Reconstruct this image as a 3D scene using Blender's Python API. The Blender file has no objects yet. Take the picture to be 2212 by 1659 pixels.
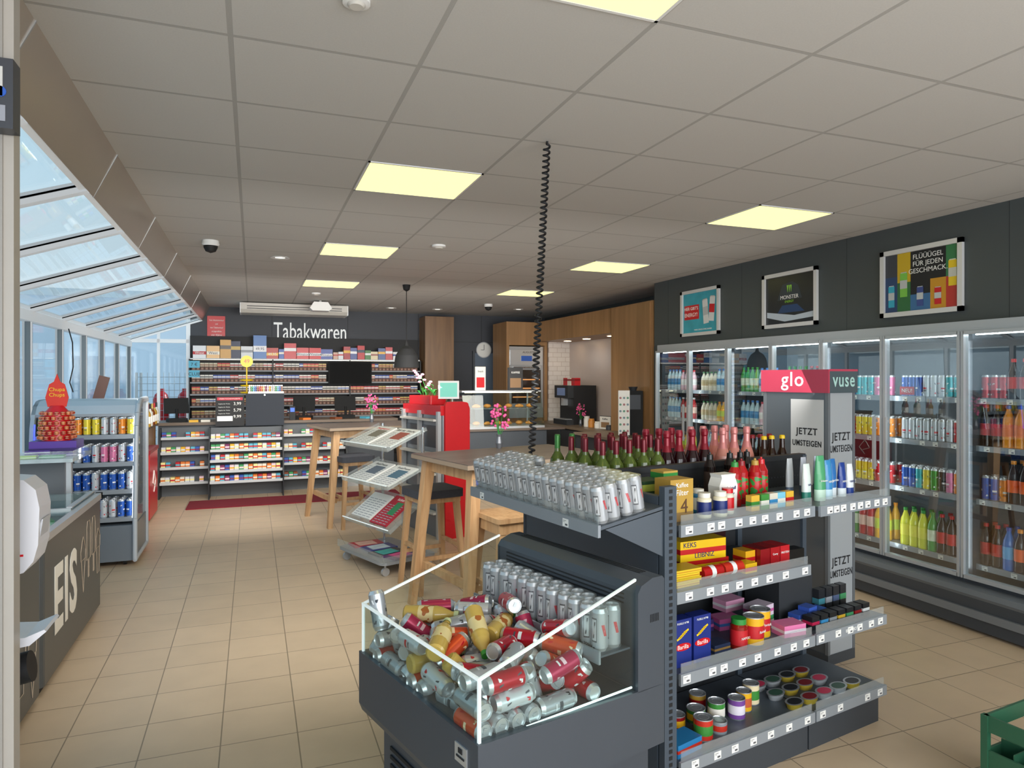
import bpy, math, random, time
from mathutils import Vector, Matrix, Euler
T0=time.time()
R=random.Random(7)
SC=bpy.context.scene
C=SC.collection
PI=math.pi
FO=1475.; TH=math.radians(20.8); HC=1.65
def P(px,py,z=0.):
    d=FO*(HC-z)/(py-815.); u=(px-1106)*d/FO
    return Vector((u*math.cos(TH)+d*math.sin(TH), d*math.cos(TH)-u*math.sin(TH), z))
def lin(h):
    h=h.lstrip('#'); o=[]
    for i in (0,2,4):
        c=int(h[i:i+2],16)/255.
        o.append(c/12.92 if c<=.04045 else ((c+.055)/1.055)**2.4)
    return (*o,1.)
MC={}
def mat(hexc,rough=.5,metal=0.,emit=0.,noise=0.,nscale=20.,name=None,bump=0.):
    k=(hexc,rough,metal,emit,noise,nscale,bump)
    if k in MC: return MC[k]
    m=bpy.data.materials.new(name or 'surface_'+hexc.strip('#')); m.use_nodes=True
    nt=m.node_tree; b=nt.nodes['Principled BSDF']; c=lin(hexc)
    b.inputs['Base Color'].default_value=c; b.inputs['Roughness'].default_value=rough; b.inputs['Metallic'].default_value=metal
    if emit:
        b.inputs['Emission Color'].default_value=c; b.inputs['Emission Strength'].default_value=emit
        if emit<5: m.cycles.emission_sampling='NONE'
    if noise or bump:
        tc=nt.nodes.new('ShaderNodeTexCoord'); n=nt.nodes.new('ShaderNodeTexNoise'); n.inputs['Scale'].default_value=nscale; n.inputs['Detail'].default_value=4
        nt.links.new(tc.outputs['Object'],n.inputs['Vector'])
        if noise:
            mx=nt.nodes.new('ShaderNodeMix'); mx.data_type='RGBA'
            mx.inputs[6].default_value=[x*(1-noise) for x in c[:3]]+[1]; mx.inputs[7].default_value=[min(1,x*(1+noise)) for x in c[:3]]+[1]
            nt.links.new(n.outputs['Fac'],mx.inputs[0]); nt.links.new(mx.outputs[2],b.inputs['Base Color'])
        if bump:
            bp=nt.nodes.new('ShaderNodeBump'); bp.inputs['Strength'].default_value=bump; bp.inputs['Distance'].default_value=.002
            nt.links.new(n.outputs['Fac'],bp.inputs['Height']); nt.links.new(bp.outputs[0],b.inputs['Normal'])
    MC[k]=m; return m
def glassm(name,tint='#e8f0f0',refl=.5,rough=.02,milk=0.,base=.04):
    m=bpy.data.materials.new(name); m.use_nodes=True; nt=m.node_tree; nt.nodes.clear(); L=nt.links.new
    o=nt.nodes.new('ShaderNodeOutputMaterial'); t=nt.nodes.new('ShaderNodeBsdfTransparent'); t.inputs[0].default_value=lin(tint)
    g=nt.nodes.new('ShaderNodeBsdfGlossy'); g.inputs['Roughness'].default_value=rough; g.inputs[0].default_value=(1,1,1,1)
    lw=nt.nodes.new('ShaderNodeLayerWeight'); lw.inputs['Blend'].default_value=.5
    pw=nt.nodes.new('ShaderNodeMath'); pw.operation='POWER'; pw.inputs[1].default_value=4.; L(lw.outputs['Facing'],pw.inputs[0])
    ma=nt.nodes.new('ShaderNodeMath'); ma.operation='MULTIPLY_ADD'; ma.inputs[1].default_value=refl; ma.inputs[2].default_value=base; L(pw.outputs[0],ma.inputs[0])
    mx=nt.nodes.new('ShaderNodeMixShader'); L(ma.outputs[0],mx.inputs[0]); L(t.outputs[0],mx.inputs[1]); L(g.outputs[0],mx.inputs[2])
    last=mx
    if milk:
        df=nt.nodes.new('ShaderNodeBsdfDiffuse'); df.inputs[0].default_value=(.9,.92,.93,1); m2=nt.nodes.new('ShaderNodeMixShader'); m2.inputs[0].default_value=milk
        L(mx.outputs[0],m2.inputs[1]); L(df.outputs[0],m2.inputs[2]); last=m2
    L(last.outputs[0],o.inputs[0]); return m
def woodm(name,a,b,ax=2,rough=.45,sc=3):
    m=bpy.data.materials.new(name); m.use_nodes=True; nt=m.node_tree; p=nt.nodes['Principled BSDF']; p.inputs['Roughness'].default_value=rough
    tc=nt.nodes.new('ShaderNodeTexCoord'); mp=nt.nodes.new('ShaderNodeMapping'); s=[sc*9]*3; s[ax]=sc*.6; mp.inputs['Scale'].default_value=s
    n=nt.nodes.new('ShaderNodeTexNoise'); n.inputs['Scale'].default_value=1; n.inputs['Detail'].default_value=6; n.inputs['Distortion'].default_value=.6
    cr=nt.nodes.new('ShaderNodeValToRGB'); cr.color_ramp.elements[0].position=.3; cr.color_ramp.elements[1].position=.7
    cr.color_ramp.elements[0].color=lin(a); cr.color_ramp.elements[1].color=lin(b)
    L=nt.links.new; L(tc.outputs['Object'],mp.inputs[0]); L(mp.outputs[0],n.inputs['Vector']); L(n.outputs['Fac'],cr.inputs[0]); L(cr.outputs[0],p.inputs['Base Color'])
    return m
def gridm(name,tile,grout,sx,sy,ox,oy,mortar,rough,noise=.06,nsc=6,bump=.3,offset=0.,axis=None,var=.03):
    m=bpy.data.materials.new(name); m.use_nodes=True; nt=m.node_tree; p=nt.nodes['Principled BSDF']; p.inputs['Roughness'].default_value=rough
    L=nt.links.new
    tc=nt.nodes.new('ShaderNodeTexCoord'); mp=nt.nodes.new('ShaderNodeMapping'); mp.inputs['Location'].default_value=(-ox,-oy,0)
    if axis: mp.inputs['Rotation'].default_value=axis
    br=nt.nodes.new('ShaderNodeTexBrick'); br.offset=offset; br.inputs['Scale'].default_value=1; br.inputs['Brick Width'].default_value=sx; br.inputs['Row Height'].default_value=sy
    br.inputs['Mortar Size'].default_value=mortar; br.inputs['Mortar Smooth'].default_value=.1; br.inputs['Bias'].default_value=0
    c=lin(tile); br.inputs['Color1'].default_value=[x*(1-var) for x in c[:3]]+[1]; br.inputs['Color2'].default_value=[min(1,x*(1+var)) for x in c[:3]]+[1]; br.inputs['Mortar'].default_value=lin(grout)
    L(tc.outputs['Object'],mp.inputs[0]); L(mp.outputs[0],br.inputs['Vector'])
    n=nt.nodes.new('ShaderNodeTexNoise'); n.inputs['Scale'].default_value=nsc; n.inputs['Detail'].default_value=8; L(tc.outputs['Object'],n.inputs['Vector'])
    mr=nt.nodes.new('ShaderNodeMapRange'); mr.inputs[3].default_value=1-noise; mr.inputs[4].default_value=1+noise; L(n.outputs['Fac'],mr.inputs[0])
    mx=nt.nodes.new('ShaderNodeMix'); mx.data_type='RGBA'; mx.blend_type='MULTIPLY'; mx.inputs[0].default_value=1; L(br.outputs['Color'],mx.inputs[6]); L(mr.outputs[0],mx.inputs[7]); L(mx.outputs[2],p.inputs['Base Color'])
    bp=nt.nodes.new('ShaderNodeBump'); bp.inputs['Strength'].default_value=bump; bp.inputs['Distance'].default_value=.003; bp.invert=True; L(br.outputs['Fac'],bp.inputs['Height']); L(bp.outputs[0],p.inputs['Normal'])
    return m
def artm(name,a,b,scale=30,rot=(0,.6,.3),thr=.5,c3=None,rough=.3,metal=.0):
    m=bpy.data.materials.new(name); m.use_nodes=True; nt=m.node_tree; p=nt.nodes['Principled BSDF']; p.inputs['Roughness'].default_value=rough; p.inputs['Metallic'].default_value=metal
    L=nt.links.new; tc=nt.nodes.new('ShaderNodeTexCoord'); mp=nt.nodes.new('ShaderNodeMapping'); mp.inputs['Rotation'].default_value=rot
    w=nt.nodes.new('ShaderNodeTexNoise'); w.inputs['Scale'].default_value=scale; w.inputs['Detail'].default_value=1
    cr=nt.nodes.new('ShaderNodeValToRGB'); cr.color_ramp.interpolation='CONSTANT'; cr.color_ramp.elements[0].color=lin(a); cr.color_ramp.elements[1].color=lin(b); cr.color_ramp.elements[1].position=thr
    if c3: e=cr.color_ramp.elements.new(thr+.08); e.color=lin(c3)
    L(tc.outputs['Object'],mp.inputs[0]); L(mp.outputs[0],w.inputs['Vector']); L(w.outputs['Fac'],cr.inputs[0]); L(cr.outputs[0],p.inputs['Base Color'])
    return m
# ---------------- mesh builder
class MB:
    def __init__(s): s.v=[]; s.f=[]; s.mi=[]; s.sm=[]; s.ms=[]
    def m(s,mt):
        if mt not in s.ms: s.ms.append(mt)
        return s.ms.index(mt)
    def add(s,vs,fs,mt,smooth=False):
        o=len(s.v); s.v+= [tuple(v) for v in vs]; i=s.m(mt)
        for f in fs: s.f.append(tuple(a+o for a in f)); s.mi.append(i); s.sm.append(smooth)
        return s
    def box(s,x0,x1,y0,y1,z0,z1,mt,M=None):
        v=[Vector((x,y,z)) for z in (z0,z1) for y in (y0,y1) for x in (x0,x1)]
        if M: v=[M@a for a in v]
        return s.add(v,[(0,2,3,1),(4,5,7,6),(0,1,5,4),(2,6,7,3),(0,4,6,2),(1,3,7,5)],mt)
    def rbox(s,x0,x1,y0,y1,z0,z1,mt,r=.01,n=3,M=None):
        pts=[]
        for cx,cy,a in ((x1-r,y1-r,0),(x0+r,y1-r,90),(x0+r,y0+r,180),(x1-r,y0+r,270)):
            for k in range(n+1):
                t=math.radians(a+90*k/n); pts.append((cx+r*math.cos(t),cy+r*math.sin(t)))
        return s.prism(pts,2,z0,z1,mt,M)
    def prism(s,pts,ax,a0,a1,mt,M=None):
        def mk(p,a): return Vector((a,p[0],p[1])) if ax==0 else (Vector((p[0],a,p[1])) if ax==1 else Vector((p[0],p[1],a)))
        n=len(pts); v=[mk(p,a0) for p in pts]+[mk(p,a1) for p in pts]
        if M: v=[M@a for a in v]
        fs=[tuple(range(n))[::-1],tuple(range(n,2*n))]+[(i,(i+1)%n,n+(i+1)%n,n+i) for i in range(n)]
        return s.add(v,fs,mt)
    def lathe(s,prof,mt,n=14,o=(0,0,0),M=None):
        for (r0,z0),(r1,z1) in zip(prof,prof[1:]):
            v=[]; 
            for r,z in ((r0,z0),(r1,z1)):
                for k in range(n):
                    t=2*PI*k/n; v.append(Vector((o[0]+r*math.cos(t),o[1]+r*math.sin(t),o[2]+z)))
            if M: v=[M@a for a in v]
            if r0<1e-6: s.add([v[0]]+v[n:],[(0,1+(k+1)%n,1+k) for k in range(n)],mt,abs(z1-z0)>1e-6)
            elif r1<1e-6: s.add(v[:n]+[v[n]],[(k,(k+1)%n,n) for k in range(n)],mt,abs(z1-z0)>1e-6)
            else: s.add(v,[(k,(k+1)%n,n+(k+1)%n,n+k) for k in range(n)],mt,True)
        return s
    def cyl(s,p0,p1,r,mt,n=10,r2=None,cap=True):
        p0=Vector(p0);p1=Vector(p1);d=p1-p0;q=d.to_track_quat('Z','Y').to_matrix(); r2=r if r2 is None else r2
        v=[p0+q@Vector((r*math.cos(2*PI*k/n),r*math.sin(2*PI*k/n),0)) for k in range(n)]+[p1+q@Vector((r2*math.cos(2*PI*k/n),r2*math.sin(2*PI*k/n),0)) for k in range(n)]
        s.add(v,[(k,(k+1)%n,n+(k+1)%n,n+k) for k in range(n)],mt,True)
        if cap: s.add(v,[tuple(range(n))[::-1],tuple(range(n,2*n))],mt)
        return s
    def tube(s,pts,r,mt,n=8):
        for a,b in zip(pts,pts[1:]): s.cyl(a,b,r,mt,n)
        return s
    def beam(s,p0,p1,w0,w1,mt):
        p0=Vector(p0);p1=Vector(p1);v=[]
        for p,w in ((p0,w0),(p1,w1)):
            for a,b in ((-1,-1),(1,-1),(1,1),(-1,1)): v.append(p+Vector((a*w/2,b*w/2,0)))
        return s.add(v,[(0,3,2,1),(4,5,6,7)]+[(i,(i+1)%4,4+(i+1)%4,4+i) for i in range(4)],mt)
    def arc(s,r,a0,a1,z0,z1,mt,n=6,slant=0):
        v=[]
        for z,sl in ((z0,0),(z1,slant)):
            for k in range(n+1):
                t=a0+(a1-a0)*k/n+sl; v.append((r*math.cos(t),r*math.sin(t),z))
        return s.add(v,[(k,k+1,n+2+k,n+1+k) for k in range(n)],mt,True)
    def sphere(s,c,r,mt,n=10,m=6,sz=1.):
        prof=[(max(0,r*math.sin(PI*k/m)) if 0<k<m else 0.,-r*sz*math.cos(PI*k/m)) for k in range(m+1)]
        return s.lathe(prof,mt,n,c)
    def mesh(s,name='m'):
        me=bpy.data.meshes.new(name); me.from_pydata(s.v,[],s.f)
        for m in s.ms: me.materials.append(m)
        me.polygons.foreach_set('material_index',s.mi); me.polygons.foreach_set('use_smooth',s.sm); me.update(); return me
def ob(name,data,parent=None,loc=(0,0,0),rot=(0,0,0),label=None):
    if isinstance(data,MB): data=data.mesh(name)
    o=bpy.data.objects.new(name,data); C.objects.link(o); o.location=loc; o.rotation_euler=rot
    if parent: o.parent=parent
    if label: o['label']=label
    return o
def tag(o,label,cat,group=None,kind=None):
    o['label']=label; o['category']=cat
    if group: o['group']=group
    if kind: o['kind']=kind
    return o
def thing(name,label,cat,loc=(0,0,0),rz=0.,group=None):
    return tag(ob(name,None,None,loc,(0,0,rz)),label,cat,group)
def struct(name,mb,parent=None,label=None):
    o=ob(name,mb,parent)
    if not parent: o['kind']='structure'
    if label: o['label']=label
    return o
def put(name,parts,loc,rot,label,cat,group=None):
    if not isinstance(parts,list): return tag(ob(name,parts,None,loc,rot),label,cat,group)
    r=tag(ob(name,None,None,loc,rot),label,cat,group)
    for p in parts:
        c=ob(p[0],p[1],r,*(p[2:4] if len(p)>2 else ()))
    return r
TC={}
def tm(s,size,mt,sx=1.,ext=.0004,al='CENTER',bold=0.):
    k=(s,size,mt.name,sx,ext,al,bold)
    if k in TC: return TC[k]
    cu=bpy.data.curves.new('t','FONT'); cu.body=s; cu.size=size; cu.extrude=ext; cu.align_x=al; cu.align_y='CENTER'; cu.resolution_u=3; cu.offset=bold
    if bold: cu.space_character=1.12
    o=bpy.data.objects.new('t',cu); me=bpy.data.meshes.new_from_object(o); me.name='lettering'
    if sx!=1.:
        for v in me.vertices: v.co.x*=sx
    me.materials.clear(); me.materials.append(mt); bpy.data.objects.remove(o); bpy.data.curves.remove(cu)
    TC[k]=me; return me
H=PI/2
class Fr:
    def __init__(s,x,y,deg): s.o=Vector((x,y,0)); s.a=math.radians(deg); s.M=Matrix.Rotation(s.a,3,'Z')
    def p(s,x,y,z=0): return s.o+s.M@Vector((x,y,z))
# ---------------- materials
white=mat('#e6e6e4',.4); cream=mat('#c9c5bd',.35,noise=.03); silver=mat('#d2d5d8',.3,.7); alu=mat('#b9bbbd',.35,.5); chrome=mat('#d0d2d4',.15,.9)
black=mat('#16171a',.6); charcoal=mat('#2a2d31',.6); steelblue=mat('#47515c',.42,.1); shelfgrey=mat('#545c65',.4,.2)
anth=mat('#3f444a',.45,.1); red=mat('#c8141e',.3); dred=mat('#8c0f1c',.4); yellow=mat('#f0c81e',.4); green=mat('#2f8a3a',.4); blue=mat('#1c4fa8',.35); orange=mat('#ee7a1a',.35); pink=mat('#e9a7c4',.4); purple=mat('#5a3a94',.4); cyan=mat('#34a6c4',.35)
paper=mat('#ecebe6',.6); ink=mat('#1b1c20',.6); rail=mat('#9aa1a8',.3,.3); cloth=mat('#3d3f46',.9,noise=.15,nscale=60)
oak=woodm('oak_legs','#a9825a','#c9a47a',2); oakp=woodm('oak_panel','#8e6b45','#a67e55',2,.4,1.2); tabtop=woodm('table_top_laminate','#4f4640','#6b6058',0,.35,1)
gl=glassm('clear_glass','#f2f8f7',.45,.02,0,.03); acr=glassm('clear_acrylic','#f4f8f8',.6,.03,.10,.05); winglass=glassm('window_glass','#f4f8fa',.25,.01,0,.02)
doorglass=glassm('fridge_door_glass','#f2f6f6',.5,.01,0,.08)
edge=mat('#e8f2f2',.2,0,.35); wrap=glassm('shrink_wrap','#fafafa',.45,.15,.06,.06)  # pale glow paints the bright highlight along glass and acrylic edges
redcloth=mat('#7c1c2a',.95,noise=.12,nscale=80)
brickm=gridm('white_metro_tiles','#ddd6d0','#bfb0a8',.16,.08,0,0,.004,.35,.03,10,.4,.5,(H,0,H))
# ---------------- heap simulation first, in an empty scene
K=Fr(.561,1.72,15)
NC=90; NB=7
def simulate():
    me=MB().lathe([(0,-.067),(.0285,-.067),(.0285,.067),(0,.067)],white,12).mesh('p'); mb=MB().lathe([(0,-.1),(.031,-.1),(.031,.04),(.014,.075),(.014,.1),(0,.1)],white,12).mesh('q')
    W=[(-.1,.0,-.1,.85,.6,4.),(.455,.55,-.1,.85,.6,4.),(-.1,.6,-.1,.012,.6,4.),(-.1,.6,.738,.85,.6,4.),(-.1,.6,-.1,.85,.5,.665)]
    ws=[]
    for w in W:
        cx,cy,cz=(w[0]+w[1])/2,(w[2]+w[3])/2,(w[4]+w[5])/2
        m=MB().box(w[0]-cx,w[1]-cx,w[2]-cy,w[3]-cy,w[4]-cz,w[5]-cz,white).mesh('w'); o=bpy.data.objects.new('w',m); C.objects.link(o); o.location=(cx,cy,cz); ws.append(o)
    its=[]; rr=random.Random(11)
    order=[1]*NC
    for k in range(NB): order[(34,43,53,60,70,75,82)[k]]=2
    for i,kind in enumerate(order):
        o=bpy.data.objects.new('c',me if kind==1 else mb); C.objects.link(o)
        L=i//8; s=i%8
        o.location=(.12+.21*(s%2)+rr.uniform(-.02,.02),.11+.17*(s//2)+rr.uniform(-.02,.02),.76+L*.17)
        o.rotation_euler=(H+rr.uniform(-.5,.5),rr.uniform(-.5,.5),rr.uniform(-.7,.7)+(H if rr.random()<.45 else 0)); its.append(o)
    bpy.ops.rigidbody.world_add()
    rw=SC.rigidbody_world
    def sel(l):
        for o in bpy.context.view_layer.objects: o.select_set(False)
        for o in l: o.select_set(True)
        bpy.context.view_layer.objects.active=l[0]
    sel(ws); bpy.ops.rigidbody.objects_add(type='PASSIVE'); sel(its); bpy.ops.rigidbody.objects_add(type='ACTIVE')
    for o in ws: o.rigid_body.collision_shape='BOX'; o.rigid_body.friction=.3
    for o in its:
        o.rigid_body.collision_shape='CONVEX_HULL'; o.rigid_body.mass=.3; o.rigid_body.friction=.35; o.rigid_body.use_margin=True; o.rigid_body.collision_margin=.0005
        o.rigid_body.linear_damping=.15; o.rigid_body.angular_damping=.4; o.rigid_body.restitution=.0
    rw.substeps_per_frame=14; rw.point_cache.frame_start=1; rw.point_cache.frame_end=170
    for f in range(1,151): SC.frame_set(f)
    dg=bpy.context.evaluated_depsgraph_get(); res=[(k,o.evaluated_get(dg).matrix_world.copy()) for k,o in zip(order,its)]
    bpy.ops.rigidbody.world_remove()
    for o in ws+its: bpy.data.objects.remove(o)
    SC.frame_set(1)
    return res
try:
    HEAP=simulate()
    zs=[m.translation.z for _,m in HEAP]; print('heap z',min(zs),max(zs),'t',time.time()-T0)
except Exception as e:
    print('SIM FAILED',e); HEAP=[]
    for i in range(NC):
        a=Matrix.Translation((.06+.1*(i%4),.1+.085*((i//4)%7)+.01*(i//28),.70+.06*(i//28)))@Euler((H,0,R.uniform(-.3,.3))).to_matrix().to_4x4()
        HEAP.append((1,a))
# ---------------- camera, world, lights
cam=bpy.data.cameras.new('cam'); co=bpy.data.objects.new('camera',cam); C.objects.link(co); co.location=(0,0,HC); co.rotation_euler=(H,0,-TH)
cam.lens=36*FO/2212; cam.sensor_width=36; cam.shift_y=-14.5/2212; cam.clip_start=.05; cam.clip_end=200; SC.camera=co
w=bpy.data.worlds.new('sky'); SC.world=w; w.use_nodes=True; nt=w.node_tree; bg=nt.nodes['Background']
tcn=nt.nodes.new('ShaderNodeTexCoord'); sx=nt.nodes.new('ShaderNodeSeparateXYZ'); cr=nt.nodes.new('ShaderNodeValToRGB')
cr.color_ramp.elements[0].color=lin('#e4edf0'); cr.color_ramp.elements[0].position=.0; cr.color_ramp.elements[1].color=lin('#80b4cc'); cr.color_ramp.elements[1].position=.5
nt.links.new(tcn.outputs['Generated'],sx.inputs[0]); nt.links.new(sx.outputs['Z'],cr.inputs[0]); nt.links.new(cr.outputs[0],bg.inputs[0]); bg.inputs[1].default_value=1.3
SC.view_settings.view_transform='Standard'; SC.view_settings.look='None'; SC.view_settings.exposure=0
def light(name,kind,loc,rot,energy,col,size=None,sy=None,spread=None):
    l=bpy.data.lights.new(name,kind); l.energy=energy; l.color=col
    if kind=='AREA': l.shape='RECTANGLE'; l.size=size; l.size_y=sy
    if spread: l.spread=math.radians(spread)
    if kind=='SUN': l.angle=.02
    o=bpy.data.objects.new(name,l); C.objects.link(o); o.location=loc; o.rotation_euler=rot; return o
light('daylight_shopfront','AREA',(1.6,-1.85,1.45),(math.radians(93),0,0),225,(.97,.98,1.),6.0,2.1)
light('fill_light_middle','AREA',(1.5,3.3,1.95),(math.radians(62),0,0),62,(1.,.97,.93),4.6,.9,130)  # added fill light facing away from the camera, no fixture hangs here
light('fill_light_rear','AREA',(1.3,7.2,1.95),(math.radians(66),0,0),76,(1.,.96,.9),4.8,.9,125)  # second added fill, brightens the back half, not a shop fixture
light('sun','SUN',(0,0,10),(0,math.radians(66),0),3.0,(1,.96,.9))
# ---------------- room
CEIL=2.8
floorm=gridm('beige_floor_tiles','#c9b296','#8d7c67',.33,.33,-.135,.02,.003,.40,.10,5,.25)
struct('floor',MB().box(-1.9,5.4,-2,12.3,-.1,0,floorm))
ceilm=gridm('mineral_ceiling_tiles','#c2bfba','#a8a5a0',.645,.588,-.07,.132,.009,.9,.07,160,.5,var=.012)
struct('ceiling',MB().box(-.66,5.4,-2,12.3,CEIL,CEIL+.1,ceilm))
wgrey=mat('#464c4d',.55,noise=.04,nscale=3); wback=mat('#3f4249',.6,noise=.04,nscale=3)
b=MB().box(-.95,5.4,12.15,12.3,0,CEIL,wback)
for x in (.3,1.55,2.8,4.0): b.box(x,x+.006,12.146,12.15,0,CEIL,black)
b.box(-.95,4.4,12.146,12.15,2.3,2.306,black)
struct('wall_back',b)
struct('wall_right',MB().box(5.3,5.4,-2,12.15,0,CEIL,wgrey))
bk=MB().box(4.6,5.3,-2,7.2,2.03,CEIL,wgrey)
for y in (6.9,5.6,4.3,3.0,1.7): bk.box(4.599,4.6,y,y+.003,2.03,CEIL,charcoal)
struct('wall_right_bulkhead',bk)
struct('wall_right_return',MB().box(4.62,5.3,7.1,7.24,0,2.03,wgrey))
fas=mat('#c2b7aa',.28,.6,noise=.08,nscale=2)
fb=MB().prism([(-.655,CEIL),(-.665,2.83),(-.80,2.6),(-.76,2.57)],1,-2,12.15,fas)
for y in (2.6,4.02,5.5,7.0,8.5,10.0): fb.prism([(-.650,CEIL),(-.665,2.83),(-.81,2.6),(-.76,2.568)],1,y,y+.008,alu)
struct('trim_1',fb)
XW=-1.82; ZT=2.2
ys=[-2,-1.0,0,1.0,1.95,2.9,3.9,4.9,5.95,7.0,8.05,9.1,10.1,11.15,12.15]
struct('wall_left',MB().box(XW-.08,XW+.02,-2,12.15,0,.5,cream))
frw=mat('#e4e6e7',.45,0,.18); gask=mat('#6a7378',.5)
def slope(t,dz=0): return (-.76+t*(XW+.76), 2.585+dz+t*(ZT+.03-2.585))
n=0
for y0,y1 in zip(ys,ys[1:]):
    n+=1
    b=MB().box(XW-.03,XW+.03,y0-.03,y0+.03,.5,ZT,frw).box(XW-.03,XW+.03,y1-.03,y1+.03,.5,ZT,frw)
    b.box(XW-.03,XW+.03,y0,y1,.5,.56,frw).box(XW-.03,XW+.05,y0,y1,ZT-.07,ZT+.02,frw).box(XW-.01,XW+.031,y0+.03,y0+.036,.56,ZT-.07,gask).box(XW-.01,XW+.031,y1-.036,y1-.03,.56,ZT-.07,gask)
    wo=struct('window_%d'%n,b); ob('window_pane',MB().box(XW-.004,XW+.004,y0+.03,y1-.03,.56,ZT-.07,winglass),wo)
for y0,y1 in zip(ys,ys[1:]):
    n+=1; b=MB()
    for y in (y0,y1):
        (xa,za),(xb,zb)=slope(0),slope(1)
        b.prism([(xa,za-.02),(xa,za+.035),(xb,zb+.035),(xb,zb-.03)],1,y-.028,y+.028,frw)
        b.prism([(xa,za+.008),(xa,za+.018),(xb,zb+.010),(xb,zb)],1,y-.034,y+.034,gask)
    for t in (0.,.97):
        xa,za=slope(t); xb,zb=slope(min(1,t+.03)); b.prism([(xa,za-.01),(xa,za+.025),(xb,zb+.025),(xb,zb-.01)],1,y0,y1,frw)
    wo=struct('window_%d'%n,b)
    (xa,za),(xb,zb)=slope(0,.015),slope(1,.015)
    ob('window_pane',MB().prism([(xa,za),(xa,za+.006),(xb,zb+.006),(xb,zb)],1,y0+.035,y1-.035,winglass),wo)
n+=1
b=MB().box(-1.85,-.95,12.15,12.2,0,.5,cream).box(-1.85,-1.79,12.13,12.2,.5,2.4,frw).box(-1.0,-.94,12.13,12.25,.5,CEIL,frw).box(-1.42,-1.38,12.13,12.2,.5,2.4,frw).box(-1.85,-.95,12.13,12.2,2.2,2.26,frw)
wo=struct('window_%d'%n,b); ob('window_pane',MB().box(-1.79,-1.0,12.16,12.168,.5,2.2,winglass),wo)
n+=1
b=MB()
for x in (-1.8,0,1.8,3.6,5.28): b.box(x-.04,x+.04,-2.05,-1.97,.1,2.6,frw)
b.box(-1.85,5.4,-2.05,-1.97,0,.12,frw).box(-1.85,5.4,-2.05,-1.97,2.6,CEIL,frw)
wo=struct('window_%d'%n,b); ob('window_pane',MB().box(-1.8,5.28,-2.01,-2.0,.12,2.6,winglass),wo)
struct('door_1',MB().box(-.80,-.51,1.862,1.906,0,CEIL,mat('#a09a92',.4,noise=.04)).box(-.80,-.53,1.856,1.862,0,CEIL,mat('#8e8983',.4)))
# outdoors
struct('ground',MB().box(-40,40,-40,60,-.35,-.12,mat('#b4b6b8',.9,noise=.1,nscale=.5)))
o=thing('building','long pale blue flat roofed hall seen outside the left windows','building',(-8.5,14,-.12))
b=MB().box(-2,0,-8,20,0,2.5,mat('#dbe6ee',.7,noise=.05,nscale=.6)); ob('wall',b,o); ob('roof',MB().box(-2.2,.2,-8.2,20.2,2.5,2.6,white),o)
for k in range(3): ob('window',MB().box(0,.04,-7+k*9,-5.6+k*9,.9,2.0,mat('#c4d2de',.2)),o)
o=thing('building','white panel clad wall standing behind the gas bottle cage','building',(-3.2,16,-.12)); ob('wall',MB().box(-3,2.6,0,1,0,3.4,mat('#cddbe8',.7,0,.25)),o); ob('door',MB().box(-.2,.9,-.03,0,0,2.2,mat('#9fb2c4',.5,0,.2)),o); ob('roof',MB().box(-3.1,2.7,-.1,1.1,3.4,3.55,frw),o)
o=thing('gas_bottle_cage','galvanised wire cage behind the far left window','cage',(-1.35,13.4,-.12)); b=MB()
for x in (-.5,.5):
    for y in (-.25,.25): b.box(x-.02,x+.02,y-.02,y+.02,0,1.85,alu)
ob('frame',b,o); b=MB()
for k in range(13): b.cyl((-.5+k*.083,-.25,0),(-.5+k*.083,-.25,1.85),.004,alu,4)
for k in range(16): b.cyl((-.5,-.25,.05+k*.115),(.5,-.25,.05+k*.115),.004,alu,4)
ob('wire_mesh',b,o)
gbm=MB().lathe([(0,0),(.12,0),(.13,.03),(.13,.36),(.1,.45),(.05,.5),(.05,.55),(0,.55)],red,16).mesh('g')
for i,(x,l) in enumerate(((-1.12,'red gas bottle standing in the right half of the wire cage'),(-1.5,'red gas bottle standing in the left half of the wire cage'))): tag(ob('gas_bottle',gbm,None,(x,13.4,.90)),l,'gas bottle')
tag(ob('cage_shelf_board',MB().box(-1.8,-.9,13.2,13.6,.87,.90,alu)),'metal shelf board inside the wire cage','shelf')
# ---------------- ceiling fixtures
glow=mat('#fffa94',.5,0,0.); gb=glow.node_tree.nodes['Principled BSDF']; gb.inputs['Base Color'].default_value=(0.2,.2,.12,1); gb.inputs['Emission Color'].default_value=(1,.92,.26,1); gb.inputs['Emission Strength'].default_value=2.1
LP=[(.575,1.308,'nearest ceiling light panel, cut by the top edge of the photo'),(.575,3.66,'large ceiling light panel left of the coiled cable'),(.575,6.012,'second ceiling light panel of the left row'),(.575,8.364,'farthest ceiling light panel of the left row, before the tobacco wall'),
 (3.155,3.66,'ceiling light panel above the framed posters'),(3.155,6.012,'middle ceiling light panel of the right row'),(3.155,8.364,'farthest ceiling light panel of the right row, beside the coiled cable'),(3.155,1.308,'ceiling light panel at the near right corner')]
for x,y,l in LP:
    o=thing('ceiling_light_panel',l,'ceiling light',(x+.3225,y+.294,CEIL))
    a,c=.3225,.294
    fr=MB().box(-a,a,-c,-c+.012,-.006,0,white).box(-a,a,c-.012,c,-.006,0,white).box(-a,-a+.012,-c,c,-.006,0,white).box(a-.012,a,-c,c,-.006,0,white)
    ob('frame',fr,o); ob('diffuser',MB().box(-a+.012,a-.012,-c+.012,c-.012,-.005,-.001,glow),o)
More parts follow.
